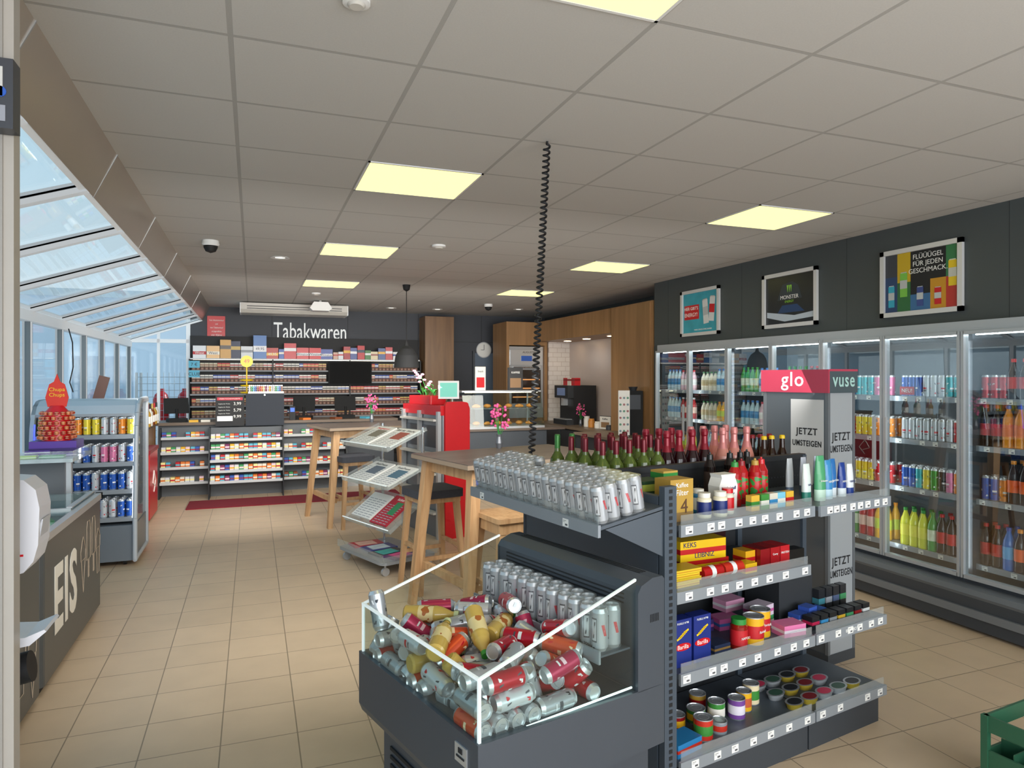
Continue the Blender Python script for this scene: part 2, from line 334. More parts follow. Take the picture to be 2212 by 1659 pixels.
for px,py,l in ((455,520,'white dome camera hanging left of the downlight'),(1055,657,'small dome camera far off above the bakery')):
    q=P(px,py,CEIL); o=thing('dome_camera',l,'camera',q); ob('mount',MB().lathe([(0,0),(.065,0),(.07,-.03),(.06,-.045)],white,18),o); ob('dome',MB().lathe([(.055,-.045),(.055,-.06),(.04,-.09),(0,-.105)],black,18),o)
for px,py,l in ((605,556,'round recessed downlight right of the white dome camera'),(845,665,'recessed downlight above the pendant lamp'),(1120,668,'recessed downlight in front of the oven cabinet'),(945,668,'recessed downlight near the wooden column')):
    q=P(px,py,CEIL); o=thing('downlight',l,'downlight',q); ob('rim',MB().lathe([(.05,-.001),(.085,-.001),(.09,-.008),(.05,-.006)],white,20),o); ob('lens',MB().lathe([(0,-.002),(.05,-.002)],mat('#fff6e0',.4,0,3.),16),o)
for px,py,l,s_ in ((948,530,'round white smoke detector right of the light panels',1),(770,1,'white round detector cut by the top edge',.7),(683,633,'small round detector by the farthest left light panel',1)):
    q=P(px,py,CEIL); o=thing('smoke_detector',l,'detector',q); ob('base',MB().lathe([(0,0),(.06*s_,0),(.06*s_,-.015*s_),(.04*s_,-.02*s_)],white,20),o); ob('sensor',MB().lathe([(.04*s_,-.02*s_),(.03*s_,-.03*s_),(0,-.03*s_)],cream,16),o)
a=P(1182,305,CEIL); z0=Vector((1.325,3.21,1.25)); pts=[]
cu=bpy.data.curves.new('coil','CURVE'); cu.dimensions='3D'; cu.bevel_depth=.0055; cu.bevel_resolution=2
NT=56; NP=NT*9
sp=cu.splines.new('POLY'); 
for k in range(NP+1):
    t=k/NP; base=a.lerp(z0,t); r=.0145 if .01<t<.99 else .001; an=2*PI*NT*t; pts.append(base+Vector((r*math.cos(an),r*math.sin(an),0)))
sp.points.add(len(pts)-1)
for p_,q in zip(sp.points,pts): p_.co=(*q,1)
tmp=bpy.data.objects.new('t',cu); me=bpy.data.meshes.new_from_object(tmp); bpy.data.objects.remove(tmp); me.materials.clear(); me.materials.append(black)
for p_ in me.polygons: p_.use_smooth=True
tag(ob('coiled_cable',me),'black coiled spiral cable hanging from the ceiling to the centre shelf','cable')
o=thing('ceiling_air_conditioner','long white slatted air conditioner under the ceiling above the tobacco sign','air conditioner',(.62,11.3,CEIL))
ob('housing',MB().prism([(-.25,-.02),(-.25,-.12),(-.2,-.17),(.25,-.17),(.25,-.02)],0,-.79,.79,cream),o)
b=MB()
for k in range(2): b.box(-.7,.7,-.253,-.25,-.11+k*.035,-.10+k*.035,charcoal)
ob('air_slot',b,o); ob('side_cap',MB().box(-.8,-.79,-.24,.25,-.17,-.02,frw),o); ob('side_cap',MB().box(.79,.8,-.24,.25,-.17,-.02,frw),o)
o=thing('projector','white boxy unit hanging in front of the air conditioner','projector',(.95,10.6,CEIL)); ob('bracket',MB().cyl((0,0,0),(0,0,-.06),.02,white),o); ob('housing',MB().prism([(-.16,-.12),(-.1,-.03),(.1,-.03),(.16,-.12),(.12,-.16),(-.12,-.16)],1,-.12,.12,white),o)
# ---------------- product meshes
PC={}
def bottle(kind,split):
    k=('b',kind,split)
    if k in PC: return PC[k]
    body,cap,lab,r,h,style=kind
    if style=='pet': pr=[(0,0),(.8*r,0),(r,.03*h),(r,.6*h),(.88*r,.7*h),(.6*r,.8*h),(.38*r,.88*h),(.36*r,.93*h)]; cp=[(.44*r,.92*h),(.44*r,h),(0,h)]; lb=(.28,.56)
    elif style=='wine': pr=[(0,0),(.95*r,0),(r,.02*h),(r,.56*h),(.93*r,.62*h),(.65*r,.68*h),(.4*r,.73*h),(.36*r,.8*h)]; cp=[(.39*r,.78*h),(.39*r,.98*h),(.33*r,h),(0,h)]; lb=(.15,.46)
    elif style=='sekt': pr=[(0,0),(.95*r,0),(r,.02*h),(r,.45*h),(.9*r,.54*h),(.66*r,.64*h),(.46*r,.72*h)]; cp=[(.62*r,.66*h),(.42*r,.76*h),(.38*r,.88*h),(.44*r,.9*h),(.46*r,.95*h),(.38*r,h),(0,h)]; lb=(.12,.4)
    elif style=='jar': pr=[(0,0),(.95*r,0),(r,.05*h),(r,.75*h),(.8*r,.82*h)]; cp=[(.86*r,.82*h),(.86*r,h),(0,h)]; lb=(.15,.65)
    elif style=='squeeze': pr=[(0,0),(.95*r,0),(r,.1*h),(r*.95,.5*h),(r,.7*h),(.5*r,.86*h)]; cp=[(.55*r,.85*h),(.5*r,.95*h),(.2*r,.96*h),(.15*r,h),(0,h)]; lb=(.15,.6)
    elif style=='beer': pr=[(0,0),(.95*r,0),(r,.02*h),(r,.55*h),(.8*r,.65*h),(.5*r,.75*h),(.42*r,.93*h)]; cp=[(.5*r,.93*h),(.5*r,.98*h),(.4*r,h),(0,h)]; lb=(.15,.45)
    n=14
    if split:
        ps=[('body',MB().lathe(pr,body,n).mesh('body')),('cap',MB().lathe(cp,cap,n).mesh('cap'))]
        if lab: ps.append(('paper_label',MB().lathe([(r*1.015,lb[0]*h),(r*1.015,lb[1]*h)],lab,n).mesh('label')))
        res=ps
    else:
        b=MB().lathe(pr,body,10).lathe(cp,cap,10)
        if lab: b.lathe([(r*1.015,lb[0]*h),(r*1.015,lb[1]*h)],lab,10)
        res=b.mesh('bottle')
    PC[k]=res; return res
dgy=mat('#45484e',.4); lgy=mat('#d4d6d8',.35,.2); swr=mat('#c8202c',.3)
def can(bodym,r=.0285,h=.14,split=False,deco=None,dm=()):
    k=('c',bodym.name,r,h,split,deco,tuple(x.name for x in dm))
    if k in PC: return PC[k]
    lid=silver; c0=[(0,.004),(r*.72,.004),(r*.78,0),(r,.012)]; c1=[(r,.012),(r,h-.014)]; c2=[(r,h-.014),(r*.84,h-.003),(r*.84,h),(r*.78,h),(r*.76,h-.005),(0,h-.005)]
    n=14
    bd=MB().lathe(c1,bodym,n)
    if deco=='x':
        for a_ in (.1,3.3):
            bd.arc(r*1.01,a_,a_+.75,.03,.105,dgy,5).arc(r*1.015,a_+.07,a_+.68,.035,.1,lgy,5).arc(r*1.02,a_+.2,a_+.38,.042,.093,dgy,3,.22)
        bd.arc(r*1.01,1.75,2.15,.05,.085,swr,4,-.35)
    if deco=='sw':
        a,c=dm
        for a_ in (0.,3.1):
            bd.arc(r*1.01,a_,a_+.40,.03,.11,a,4,.7).arc(r*1.014,a_+.75,a_+.95,.03,.11,c,3,-.75).arc(r*1.012,a_+1.4,a_+2.3,.064,.076,a,5).arc(r*1.012,a_+1.5,a_+2.2,.048,.054,c,5)
    if split: res=[('body',bd.lathe(c0,lid,n).mesh('body')),('lid',MB().lathe(c2,lid,n).cyl((0,0,h-.005),(0,0,h-.003),.006,alu,8).box(-.004,.012,-.005,.005,h-.0035,h-.002,alu).mesh('lid'))]
    else: res=bd.lathe(c0,lid,n).lathe(c2,lid,n).mesh('can')
    PC[k]=res; return res
TAG=MB().box(-.019,.019,-.0005,0,-.015,.015,paper).box(-.015,.004,-.0009,-.0004,.007,.009,mat('#777777')).box(-.015,-.004,-.0009,-.0004,.002,.0035,mat('#999999')).box(-.002,.013,-.0009,-.0004,-.010,-.003,mat('#55565a')).mesh('price_tag')
# ---------------- bin cooler
ck=thing('bin_cooler','charcoal promotional bin cooler with clear sides full of loose cans','cooler',K.o,K.a)
kb=mat('#434951',.38,.1,noise=.04,nscale=5)
XE=.705
b=MB().prism([(-.012,.5),(.0,.47),(XE,.47),(XE,.66),(.0,.682),(-.012,.682)],1,-.012,.762,kb)
b.box(.06,XE-.02,.04,.71,.04,.47,kb); ob('body',b,ck)
b=MB()
for k in range(9): b.box(.12,.55,.034,.04,.12+k*.03,.132+k*.03,black); b.box(.054,.06,.1,.65,.12+k*.03,.132+k*.03,black)
ob('vent_grille',b,ck)
for x,y in ((.1,.08),(.64,.08),(.1,.67),(.64,.67)): ob('foot',MB().cyl((x,y,0),(x,y,.04),.02,black),ck)
ob('tub_floor',MB().box(.0,.58,.0,.75,.655,.664,mat('#6d7276',.35,.4)),ck)
hs=MB().prism([(.585,.66),(.585,.97),(.60,.992),(.65,1.01),(XE-.01,1.01),(XE,1.0),(XE,.66)],1,-.012,.762,kb)
ob('back_housing',hs,ck); b=MB()
for k in range(3): b.box(.5835,.5855,.05,.70,.925+k*.014,.930+k*.014,black)
for k in range(3): b.box(.655+k*.013,.661+k*.013,.05,.70,1.0095,1.0112,black)
for k in range(6): b.box(.64+k*.007,.643+k*.007,-.0135,-.012,.87,.895,black)
ob('air_grille',b,ck)
ob('glass_front',MB().box(-.004,.0,.0,.75,.68,.85,gl),ck)
for y in (0.,.75): ob('glass_side',MB().prism([(0,.68),(0,.85),(.585,1.01),(.585,.66)],1,y-.002,y+.002,gl),ck)
b=MB().box(-.006,.002,-.003,.753,.846,.854,edge)
for y in (0,.75): b.prism([(0,.846),(0,.854),(.585,1.016),(.585,1.009)],1,y-.004,y+.004,edge); b.box(-.005,.003,y-.004,y+.004,.68,.85,edge)
ob('glass_edge_highlight',b,ck)  # edge highlight of the panes, painted as faintly glowing strips
led=mat('#dff8f4',.4,0,2.2)
ob('light_strip',MB().box(.0,.575,.004,.008,.672,.677,led).box(.0,.575,.742,.746,.672,.677,led).box(.003,.009,.01,.74,.672,.677,mat('#cfd8d8',.3,0,.4)),ck)
s=ob('back_shelf',MB().box(.455,.582,.02,.73,.79,.796,shelfgrey).box(.448,.456,.02,.73,.77,.81,rail),ck)
for y in (.70,.12): ob('price_tag',TAG,s,(.447,y,.79),(0,0,-H))
ob('badge',MB().box(-.016,-.012,.04,.10,.60,.65,silver).box(-.018,-.016,.05,.09,.615,.62,ink).box(-.018,-.016,.06,.08,.628,.642,ink),ck)
can4=can(mat('#b9bdc2',.28,.4,noise=.03),.0262,.134,False,'x')
wr=MB().rbox(-.0542,.0542,-.0542,.0542,.002,.135,wrap,.026,4).mesh('wrap')
ltx=tm('4x 250ml e',.016,ink)
def pack(loc,rz,label,group,tilt=0.):
    ps=[('can',can4,(sx_*.0268,sy_*.0268,0),(0,0,R.uniform(-.5,.5)+PI)) for sx_ in (-1,1) for sy_ in (-1,1)]+[('shrink_wrap',wr),('lettering',ltx,(-.0555,0,.014),(H,0,-H))]
    put('can_pack',ps,loc,(0,tilt,rz),label,'can pack',group)
for i in range(6): pack(K.p(.514,.085+i*.113,.797),K.a+R.uniform(-.04,.04),'shrink wrapped silver four pack on the shelf inside the bin cooler' ,'four packs inside the bin cooler')
WR=('#ced1d4','white and silver drink can',(swr,dgy)); SI=('#b4b8bc','plain silver drink can',(dgy,lgy)); RD=('#b8182c','red drink can with white print',(white,dgy))
kinds=[WR,WR,WR,SI,SI,SI,SI,RD,RD,RD,('#d8502a','orange drink can',(mat('#f0d8b0'),swr)),('#b02a50','raspberry pink drink can',(mat('#f0c8d0'),white)),WR]
amber=mat('#c4a452',.15); ylab=artm('label_yellow','#e0cc92','#a8602a',30,thr=.58); gcap=mat('#3f9a3a',.35); ccap=mat('#c8cf9a',.35)
for i,(k,m) in enumerate(HEAP):
    W_=Matrix.Translation(K.o)@Matrix.Rotation(K.a,4,'Z')@m
    if k==1:
        cc_,l,dm=kinds[R.randrange(13)]; ps=can(mat(cc_,.28,.5 if cc_=='#b4b8bc' else .25),.0278,.133,True,'sw',dm); off=-.0665; nm='drink_can'; cat='can'; lab=l+' lying loose in the heap of the bin cooler'; g=l+'s in the cooler heap'
    else: ps=bottle((amber,gcap if i%2 else ccap,ylab,.0305,.198,'pet'),True); off=-.099; nm='drink_bottle'; cat='bottle'; cc='green' if i%2 else 'pale'; lab='amber drink bottle with %s cap lying in the can heap'%cc; g='amber bottles with %s caps in the cooler heap'%cc
    W_=W_@Matrix.Translation((0,0,off)); e=W_.to_euler(); put(nm,ps,W_.translation,e,lab,cat,g)
# ---------------- centre gondola
G=Fr(1.532,2.202,9.3)
gd=thing('gondola_shelf','long blue-grey double sided gondola in the middle of the shop','shelf unit',G.o,G.a)
XL=-.02; XM=.78; XR=1.30
perf=mat('#24272b',.6)
ob('back_panel',MB().box(XL,XR,.44,.46,.1,1.22,perf),gd); 
b=MB(); ph=mat('#4a4f56',.5)
for zz in range(5):
    for k in range(56): b.box(.03+k*.0225,.035+k*.0225,.4385,.4405,.93+zz*.05,.936+zz*.05,ph)
ob('perforation_row',b,gd)
for x in (XL,XM,XR-.03): ob('upright',MB().box(x,x+.03,.425,.475,.0,1.24,steelblue),gd)
ob('top_rail',MB().box(XL,XR,.43,.47,1.22,1.245,charcoal),gd)
ob('base',MB().box(XL,XM-.005,.03,.87,0,.13,anth).box(XM+.005,XR,.03,.87,0,.13,anth),gd)
def shelf(par,x0,x1,yf,yb,z,nt,guard=True):
    s=1 if yb>yf else -1
    m=MB().box(x0,x1,min(yf,yb),max(yf,yb),z-.018,z,shelfgrey)
    m.prism([(yf+.02*s,z-.018),(yb,z-.018),(yb,z-.075),],0,x0,x0+.004,shelfgrey).prism([(yf+.02*s,z-.018),(yb,z-.018),(yb,z-.075),],0,x1-.004,x1,shelfgrey)
    o=ob('shelf',m,par)
    ob('price_rail',MB().box(x0,x1,yf-.012*s if s>0 else yf,yf if s>0 else yf+.012,z-.042,z+.004,rail),o)
    if guard: ob('front_guard',MB().box(x0+.01,x1-.01,yf-.003,yf,z,z+.04,acr),o)
    for k in range(nt):
        x=x0+.05+(x1-x0-.1)*(k+R.uniform(-.28,.28))/(max(1,nt-1)); x=min(max(x,x0+.03),x1-.03)
        ob('price_tag',TAG,o,(x,yf-.0125*s,z-.018),(0,0,0 if s>0 else PI))
    return o
S1,S2,S3,S4=1.085,.825,.52,.185
shelf(gd,XL,XM-.01,0,.43,S1,9); shelf(gd,XM,XR,-.02,.43,S1,8)
shelf(gd,XL,XM-.01,.02,.43,S2,8); 
shelf(gd,XL,XM-.01,0,.43,S3,8); shelf(gd,XM,XR,0,.43,S3,6)
shelf(gd,XL,XM-.01,0,.43,S4,7); shelf(gd,XM,XR,0,.43,S4,4)
shelf(gd,XL,XM-.01,.9,.47,S1-.02,0); shelf(gd,XM,XR,.9,.47,S1-.02,0)
shelf(gd,XL,XM-.01,.9,.47,.6,0,guard=False); shelf(gd,XM,XR,.9,.47,.6,0,guard=False)
ec=thing('end_display_panel','blue-grey end panel with slotted posts carrying the silver can shelf','display',G.p(-.1,0),G.a)
ob('panel',MB().box(0,.03,.03,1.0,.03,1.2,steelblue),ec)
for y in (-.01,.98):
    po=ob('post',MB().box(.0,.06,y,y+.03,0,1.24,steelblue),ec); b=MB()
    for k in range(48): b.box(.022,.038,y-.0015,y+.001,.04+k*.025,.054+k*.025,black)
    ob('slot_row',b,po)
ob('base_foot',MB().box(-.02,.06,-.01,1.0,0,.05,anth),ec)
TL=math.radians(9); TT=math.tan(TL); ZS=1.122
s=ob('can_shelf',MB().prism([(-.29,ZS-.012),(-.29,ZS),(0,ZS+.29*TT),(0,ZS-.012+.29*TT)],1,0,1.0,shelfgrey).prism([(-.27,ZS-.012),(0,ZS+.03),(0,.98)],1,0,.005,shelfgrey).prism([(-.27,ZS-.012),(0,ZS+.03),(0,.98)],1,.995,1.0,shelfgrey),ec)
ob('price_rail',MB().box(-.302,-.29,0,1.0,ZS-.038,ZS+.006,rail),s); ob('front_guard',MB().box(-.294,-.290,0.01,.99,ZS,ZS+.04,acr),s)
for y in (.2,.88): ob('price_tag',TAG,s,(-.3025,y,ZS-.02),(0,0,-H))
for r_ in range(2):
    for i in range(9):
        if r_==1 and i==5: continue
        l='shrink wrapped silver four pack in the %s row on the end display shelf'%('front' if r_==0 else 'back')
        xx=-.232+r_*.114
        pack(G.p(-.1+xx,.062+i*.109,ZS+.001+(xx+.29)*TT),G.a+R.uniform(-.02,.02),l,'four packs in the %s row of the end display'%('front' if r_==0 else 'back'),-TL)
wg=mat('#56682c',.08,.0); vin=mat('#2c0d12',.1); wl=mat('#e3ddcb',.6); rf=mat('#6b1420',.3,.3); gf=mat('#3f7d3a',.3,.3); rsk=mat('#8e1528',.3,.2); pkf=mat('#d88a86',.3,.3); rose=mat('#d98f80',.12); brn=mat('#2a1408',.12); blk=mat('#101010',.3)
Z1=S1-.019
def row(n,x0,dx,y,kind,name,label,cat,group,f=G,z=Z1,split=True,jit=.004):
    for i in range(n): put(name,bottle(kind,split),f.p(x0+i*dx+R.uniform(-jit,jit),y+R.uniform(-jit,jit),z),(0,0,R.uniform(0,6)),label,cat,group)
row(2,.0,.085,.86,(wg,gf,wl,.036,.305,'wine'),'wine_bottle','green glass wine bottle with green foil at the left end of the bottle row','wine bottle','green foil wine bottles')
row(4,.17,.085,.86,(wg,rf,wl,.036,.30,'wine'),'wine_bottle','green glass wine bottle with dark red foil in the rear row','wine bottle','red foil wine bottles, rear row')
row(6,.02,.08,.77,(wg,rf,wl,.036,.30,'wine'),'wine_bottle','green glass wine bottle with dark red foil in the middle row','wine bottle','red foil wine bottles, middle row')
row(6,.04,.08,.68,(wg,rf,wl,.036,.30,'wine'),'wine_bottle','green glass wine bottle with dark red foil in the third row','wine bottle','red foil wine bottles, third row')
row(5,.06,.085,.58,(wg,rf,wl,.036,.29,'wine'),'wine_bottle','green glass wine bottle with dark red foil nearest the back panel','wine bottle','red foil wine bottles, nearest row')
row(4,.53,.088,.66,(vin,rsk,wl,.042,.315,'sekt'),'sparkling_wine_bottle','dark sparkling wine bottle with crimson foil beside the wines','sparkling wine','dark sparkling wine bottles')
row(3,.52,.088,.80,(vin,rsk,wl,.042,.315,'sekt'),'sparkling_wine_bottle','dark sparkling wine bottle with crimson foil, second row','sparkling wine','dark sparkling wine bottles, second row')
row(3,.885,.088,.62,(rose,pkf,wl,.042,.32,'sekt'),'sparkling_wine_bottle','rose sparkling wine bottle with pink foil','sparkling wine','pink foil sparkling bottles')
row(4,.80,.088,.76,(rose,pkf,wl,.042,.32,'sekt'),'sparkling_wine_bottle','rose sparkling wine bottle with pink foil, second row','sparkling wine','pink foil sparkling bottles, second row')
row(3,1.13,.07,.56,(brn,yellow,dred,.03,.27,'beer'),'liqueur_bottle','brown bottle with yellow cap at the right end of the bottle row','bottle','brown yellow-capped bottles')
row(3,1.14,.07,.65,(brn,dred,wl,.03,.27,'beer'),'liqueur_bottle','brown bottle with red cap at the right end of the bottle row','bottle','brown red-capped bottles')
def bx(w_,d_,h_,m1,m2=None,band=None,txts=(),txtm=None,top=None):
    b=MB().box(-w_/2,w_/2,-d_/2,d_/2,0,h_,m1)
    if m2: b.box(-w_/2-.0004,w_/2+.0004,-d_/2-.0004,d_/2+.0004,h_*(band[0] if band else .6),h_*(band[1] if band else .85),m2)
    ps=[('carton',b.mesh('carton'))]
    for (s_,sz,fx,fz,mt_) in txts: ps.append(('lettering',tm(s_,sz,mt_),(fx*w_,-d_/2-.0012,fz*h_),(H,0,0)))
    return ps
def gput(name,ps,x,y,z,label,cat,rz=0,tilt=None,group=None):
    return put(name,ps,G.p(x,y,z),tilt or (0,0,G.a+rz),label,cat,group)
tw=mat('#f4f4f0',.5); gold=mat('#b8923e',.45); brown=mat('#5a3a22',.5); navy=mat('#1a2a6c',.4); dgreen=mat('#23452c',.5)
gput('coffee_filter_box',bx(.12,.09,.165,gold,mat('#8a6a3a',.5),(.0,.22),(('Kaffee',.026,0,.86,tw),('Filter',.032,0,.68,tw),('4',.08,.1,.34,brown))),.05,.10,S1,'gold coffee filter carton with a large 4 on the top shelf','carton')
gput('carton',bx(.12,.1,.14,dgreen,mat('#a4b04a',.5),(.7,.9),(('Filter',.02,.1,.5,tw),)),.045,.26,S1,'dark green carton behind the coffee filter carton','carton')
gput('carton',bx(.08,.08,.17,mat('#c7a24a',.5),green,(.8,.95)),.155,.27,S1,'tall yellow and green carton behind the coffee filter carton','carton')
gput('jar',bottle((mat('#3e86b8',.3),mat('#2b6ba0',.3),tw,.028,.10,'jar'),True),.145,.15,S1,'blue lidded jar right of the coffee filter carton','jar')
for i,(x,y,l) in enumerate(((.185,.07,'first cream coloured mayonnaise jar with navy label'),(.265,.06,'second cream coloured mayonnaise jar with navy label'))): gput('mayonnaise_jar',bottle((mat('#e8dfc4',.25),mat('#e8e4d8',.3),navy,.029,.10,'jar'),True),x,y,S1,l,'jar')
gput('jar',bottle((mat('#d8d2c0',.25),red,red,.026,.105,'jar'),True),.33,.08,S1,'jar with red lid beside the mayonnaise jars','jar')
gput('jar',bottle((mat('#3e86b8',.3),mat('#e8e4d8',.3),tw,.026,.10,'jar'),True),.235,.15,S1,'blue jar with white lid behind the mayonnaise jars','jar')
sg=MB().prism([(-.05,0),(.05,0),(.055,.1),(.04,.135),(.045,.15),(-.045,.15),(-.04,.135),(-.055,.1)],1,-.032,.032,mat('#eeece8',.5,bump=.5)).mesh('sugar')
gput('sugar_bag',[('paper_bag',sg),('lettering',tm('Feinkristall',.02,navy),(0,-.034,.09),(H,0,0)),('lettering',tm('Zucker',.024,navy),(0,-.034,.065),(H,0,0))],.40,.17,S1,'white paper sugar bag with dark blue print','bag')
for i,x in enumerate((.495,.56,.625,.69)):
    gput('ketchup_bottle',bottle((mat('#a8161a',.15),(green,dred,gold,red)[i],artm('lab%d'%i,'#c01a1c','#2f8a3a',40),.030,.20,'squeeze'),True),x,.19+.02*(i%2),S1,('green capped','maroon capped','gold capped','bright red capped')[i]+' ketchup bottle at the back of the top shelf','bottle')
for i,x in enumerate((.50,.63,.70,.745)):
    gput('sauce_bottle',bottle((mat('#1a1210',.15),blk,mat('#403028',.4),.027,.22,'squeeze'),True),x,.34,S1,'black sauce bottle behind the ketchup bottles','bottle',group='black sauce bottles')
for i,(x,c1,c2,l) in enumerate(((.47,'#e2b23a','#3f8a3a','yellow and green sachet pack'),(.53,'#3f8a3a','#e8e4d8','green sachet pack'),(.585,'#d8d2c0','#3a8ac0','pale blue sachet pack'),(.635,'#7cc4dc','#e8e4d8','light blue and white pack'),(.69,'#e2b23a','#c01a1c','yellow and red pack'))): gput('sachet_pack',bx(.05,.03,.065,mat(c1,.4),mat(c2,.4),(.3,.6)),x,.07,S1,l+' at the front of the top shelf','pack')
def tube(h,r,bm,cm,flip=False):
    k=('tube',h,r,bm.name,cm.name)
    if k in PC: return PC[k]
    b=MB(); n=12; 
    rings=[(.0,r,r*.7),(.25*h,r,r*.7),(.6*h,r,r*.6),(.88*h,r*.9,r*.35),(h,r*.85,r*.12)]
    for (z0_,a0,b0),(z1_,a1,b1) in zip(rings,rings[1:]):
        v=[(a0*math.cos(2*PI*k/n),b0*math.sin(2*PI*k/n),z0_) for k in range(n)]+[(a1*math.cos(2*PI*k/n),b1*math.sin(2*PI*k/n),z1_) for k in range(n)]
        b.add(v,[(k,(k+1)%n,n+(k+1)%n,n+k) for k in range(n)],bm if z0_>0 else cm,True)
    v=[(rings[-1][1]*math.cos(2*PI*k/n),rings[-1][2]*math.sin(2*PI*k/n),h) for k in range(n)]; b.add(v,[tuple(range(n))],bm)
    PC[k]=b.mesh('tube'); return PC[k]
for x,y,h,r,c1,c2,l,t in ((.86,.10,.17,.026,'#d8e2de','#2a7a6a','pale hair gel tube with green base','taft'),(.93,.08,.205,.032,'#4fa070','#c9e4d0','tall green shampoo bottle','Schauma'),(1.0,.09,.18,.028,'#3f8ac0','#c9e4f0','light blue shower gel bottle','NIVEA'),(1.06,.11,.18,.026,'#2f6fb0','#e8eef2','blue shower gel bottle','duschdas'),(1.12,.10,.16,.026,'#26408c','#e8eef2','navy cream bottle','NIVEA'),(1.18,.10,.15,.024,'#e4e8ec','#26408c','white deodorant bottle','NIVEA')):
    gput('toiletry_bottle',[('body',tube(h,r,mat(c1,.3),mat(c2,.3))),('lettering',tm(t,.014,tw if c1 not in('#d8e2de','#e4e8ec') else navy),(0,-r*.66-.002,h*.45),(H,0,0))],x,y,S1,l+' on the top right shelf','bottle')
for x,c,l in ((.9,'#c8ccd0','silver'),(1.0,'#d4d8e4','white'),(1.1,'#b8c4d4','grey')): gput('toiletry_bottle',tube(.18,.022,mat(c,.3),mat('#5a6a80',.3)),x,.22,S1,l+' bottle in the second row of toiletries','bottle')
def pk(name,x,y,z,w_,d_,h_,c1,c2,l,rz=0,tx=(),cat='packet',tilt=None):
    gput(name,bx(w_,d_,h_,mat(c1,.3),mat(c2,.3) if c2 else None,(.35,.6),tx),x,y,z,l,cat,rz,tilt)
for k in range(4): pk('crispbread_packet',.07+.01*(k%2),.10,S2+k*.017,.15,.09,.016,'#e4c02e','#c8901e','flat yellow packet, layer %s from the bottom, at the left of the second shelf'%('one','two','three','four')[k],R.uniform(-.08,.08))
pk('biscuit_carton',.31,.23,S2+.045,.24,.08,.085,'#f0c414','#c8201e','long yellow biscuit carton lying across the second shelf',-.12,(('LEIBNIZ',.03,.02,.25,navy),('KEKS',.03,-.3,.8,navy)))
pk('biscuit_carton',.33,.24,S2,.24,.1,.044,'#c8201e','#f0c414','red carton underneath the long yellow biscuit carton',-.1)
for k,(x,c,l) in enumerate(((.24,'#b81c1c','first red snack roll'),(.36,'#c83222','second red snack roll'),(.45,'#e8b81e','yellow snack packet'))): gput('snack_roll',[('wrapper',MB().cyl((-.055,0,.028),(.055,0,.028),.026,mat(c,.25),12).cyl((-.012,0,.028),(.012,0,.028),.0265,tw,12).mesh('roll'))] if k<2 else bx(.07,.06,.04,mat(c,.3),red,(.2,.6)),x,.09,S2,l+' at the front of the second shelf','packet')
pk('snack_packet',.52,.16,S2,.06,.07,.07,'#e2a81e','#b81c1c','small yellow and red cube packet')
for k,(x,c,t,l) in enumerate(((.585,'#8c1218','',"dark red bar carton"),(.65,'#a8181e','Corny','red bar carton'),(.715,'#c02028','PROTEIN','bright red bar carton'))): pk('bar_carton',x,.15,S2,.06,.1,.075,c,None,l+' right end of the second shelf',0,((t,.013,0,.6,tw),) if t else ())
pk('chocolate_box',.52,.34,S2,.12,.04,.12,'#2a1114','#8c1218','dark chocolate box leaning on the back panel')
gput('condom_display',bx(.16,.06,.13,blk,None,None,(('SAFE',.05,0,.3,tw),)),.88,.22,S3+.19,'black counter display reading safe','display',-.1)
gput('display_plinth',MB().box(-.12,.12,-.1,.1,0,.18,charcoal).mesh('pl'),.92,.30,S3+.002,'low charcoal plinth under the black displays','plinth')
for k in range(4): pk('small_box',1.06+.055*k,.18,S3+.003,.045,.035,.11,'#26282c',('#3f7d8a','#8a8f96','#4a5a7a','#3f8a5a')[k],('teal','silver','blue','green')[k]+' banded small black box in the right bay')
for k in range(7): pk('small_box',.84+.062*k,.06,S3+.003,.05,.05,.055,'#1a1c20',('#b8204a','#3a8ac0','#8a8f96','#c8a02e','#3f8a5a','#8c1218','#d8d8d8')[k],('magenta','sky blue','grey','gold','green','dark red','white')[k]+' striped black box in the front tray of the right bay')
ob('lettering',tm('BILLY BOY',.02,tw),gd,(1.03,-.0135,S3-.018),(H,0,0))
gput('display_card',bx(.09,.004,.07,blk,None,None,(('BILLY BOY',.014,0,.7,tw),)),1.0,.25,S3+.183,'small black card on the plinth','card',0,None)
for i in range(2):
    ps=bx(.093,.05,.185,mat('#1f2f7c',.35),None,None,(('Barilla',.024,0,.42,tw),('FUSILLI Nº98',.011,0,.92,tw)))
    el=[(.042*math.cos(t*PI/8),.015*math.sin(t*PI/8)) for t in range(16)]
    ps.append(('emblem',MB().prism(el,2,0,.0006,red).mesh('el'),(0,-.0258,.078),(H,0,0)))
    b=MB(); 
    for k in range(5): b.add([(-.03+.009*k,-.0262,.105+.006*k),(-.005+.009*k,-.0262,.115+.006*k),(-.008+.009*k,-.0262,.122+.006*k),(-.033+.009*k,-.0262,.112+.006*k)],[(0,1,2,3)],yellow)
    ps.append(('pasta_picture',b.mesh('pp')))
    gput('pasta_box',ps,.045+i*.105,.07,S3,('left','right')[i]+' dark blue pasta box on the third shelf','carton')
gput('sauce_jar',bottle((mat('#8a1a12',.12),green,mat('#c02028',.4),.036,.125,'jar'),True)+[('lettering',tm('NAPOLI',.014,tw),(0,-.0375,.05),(H,0,0))],.385,.07,S3,'red tomato sauce jar with green lid','jar')
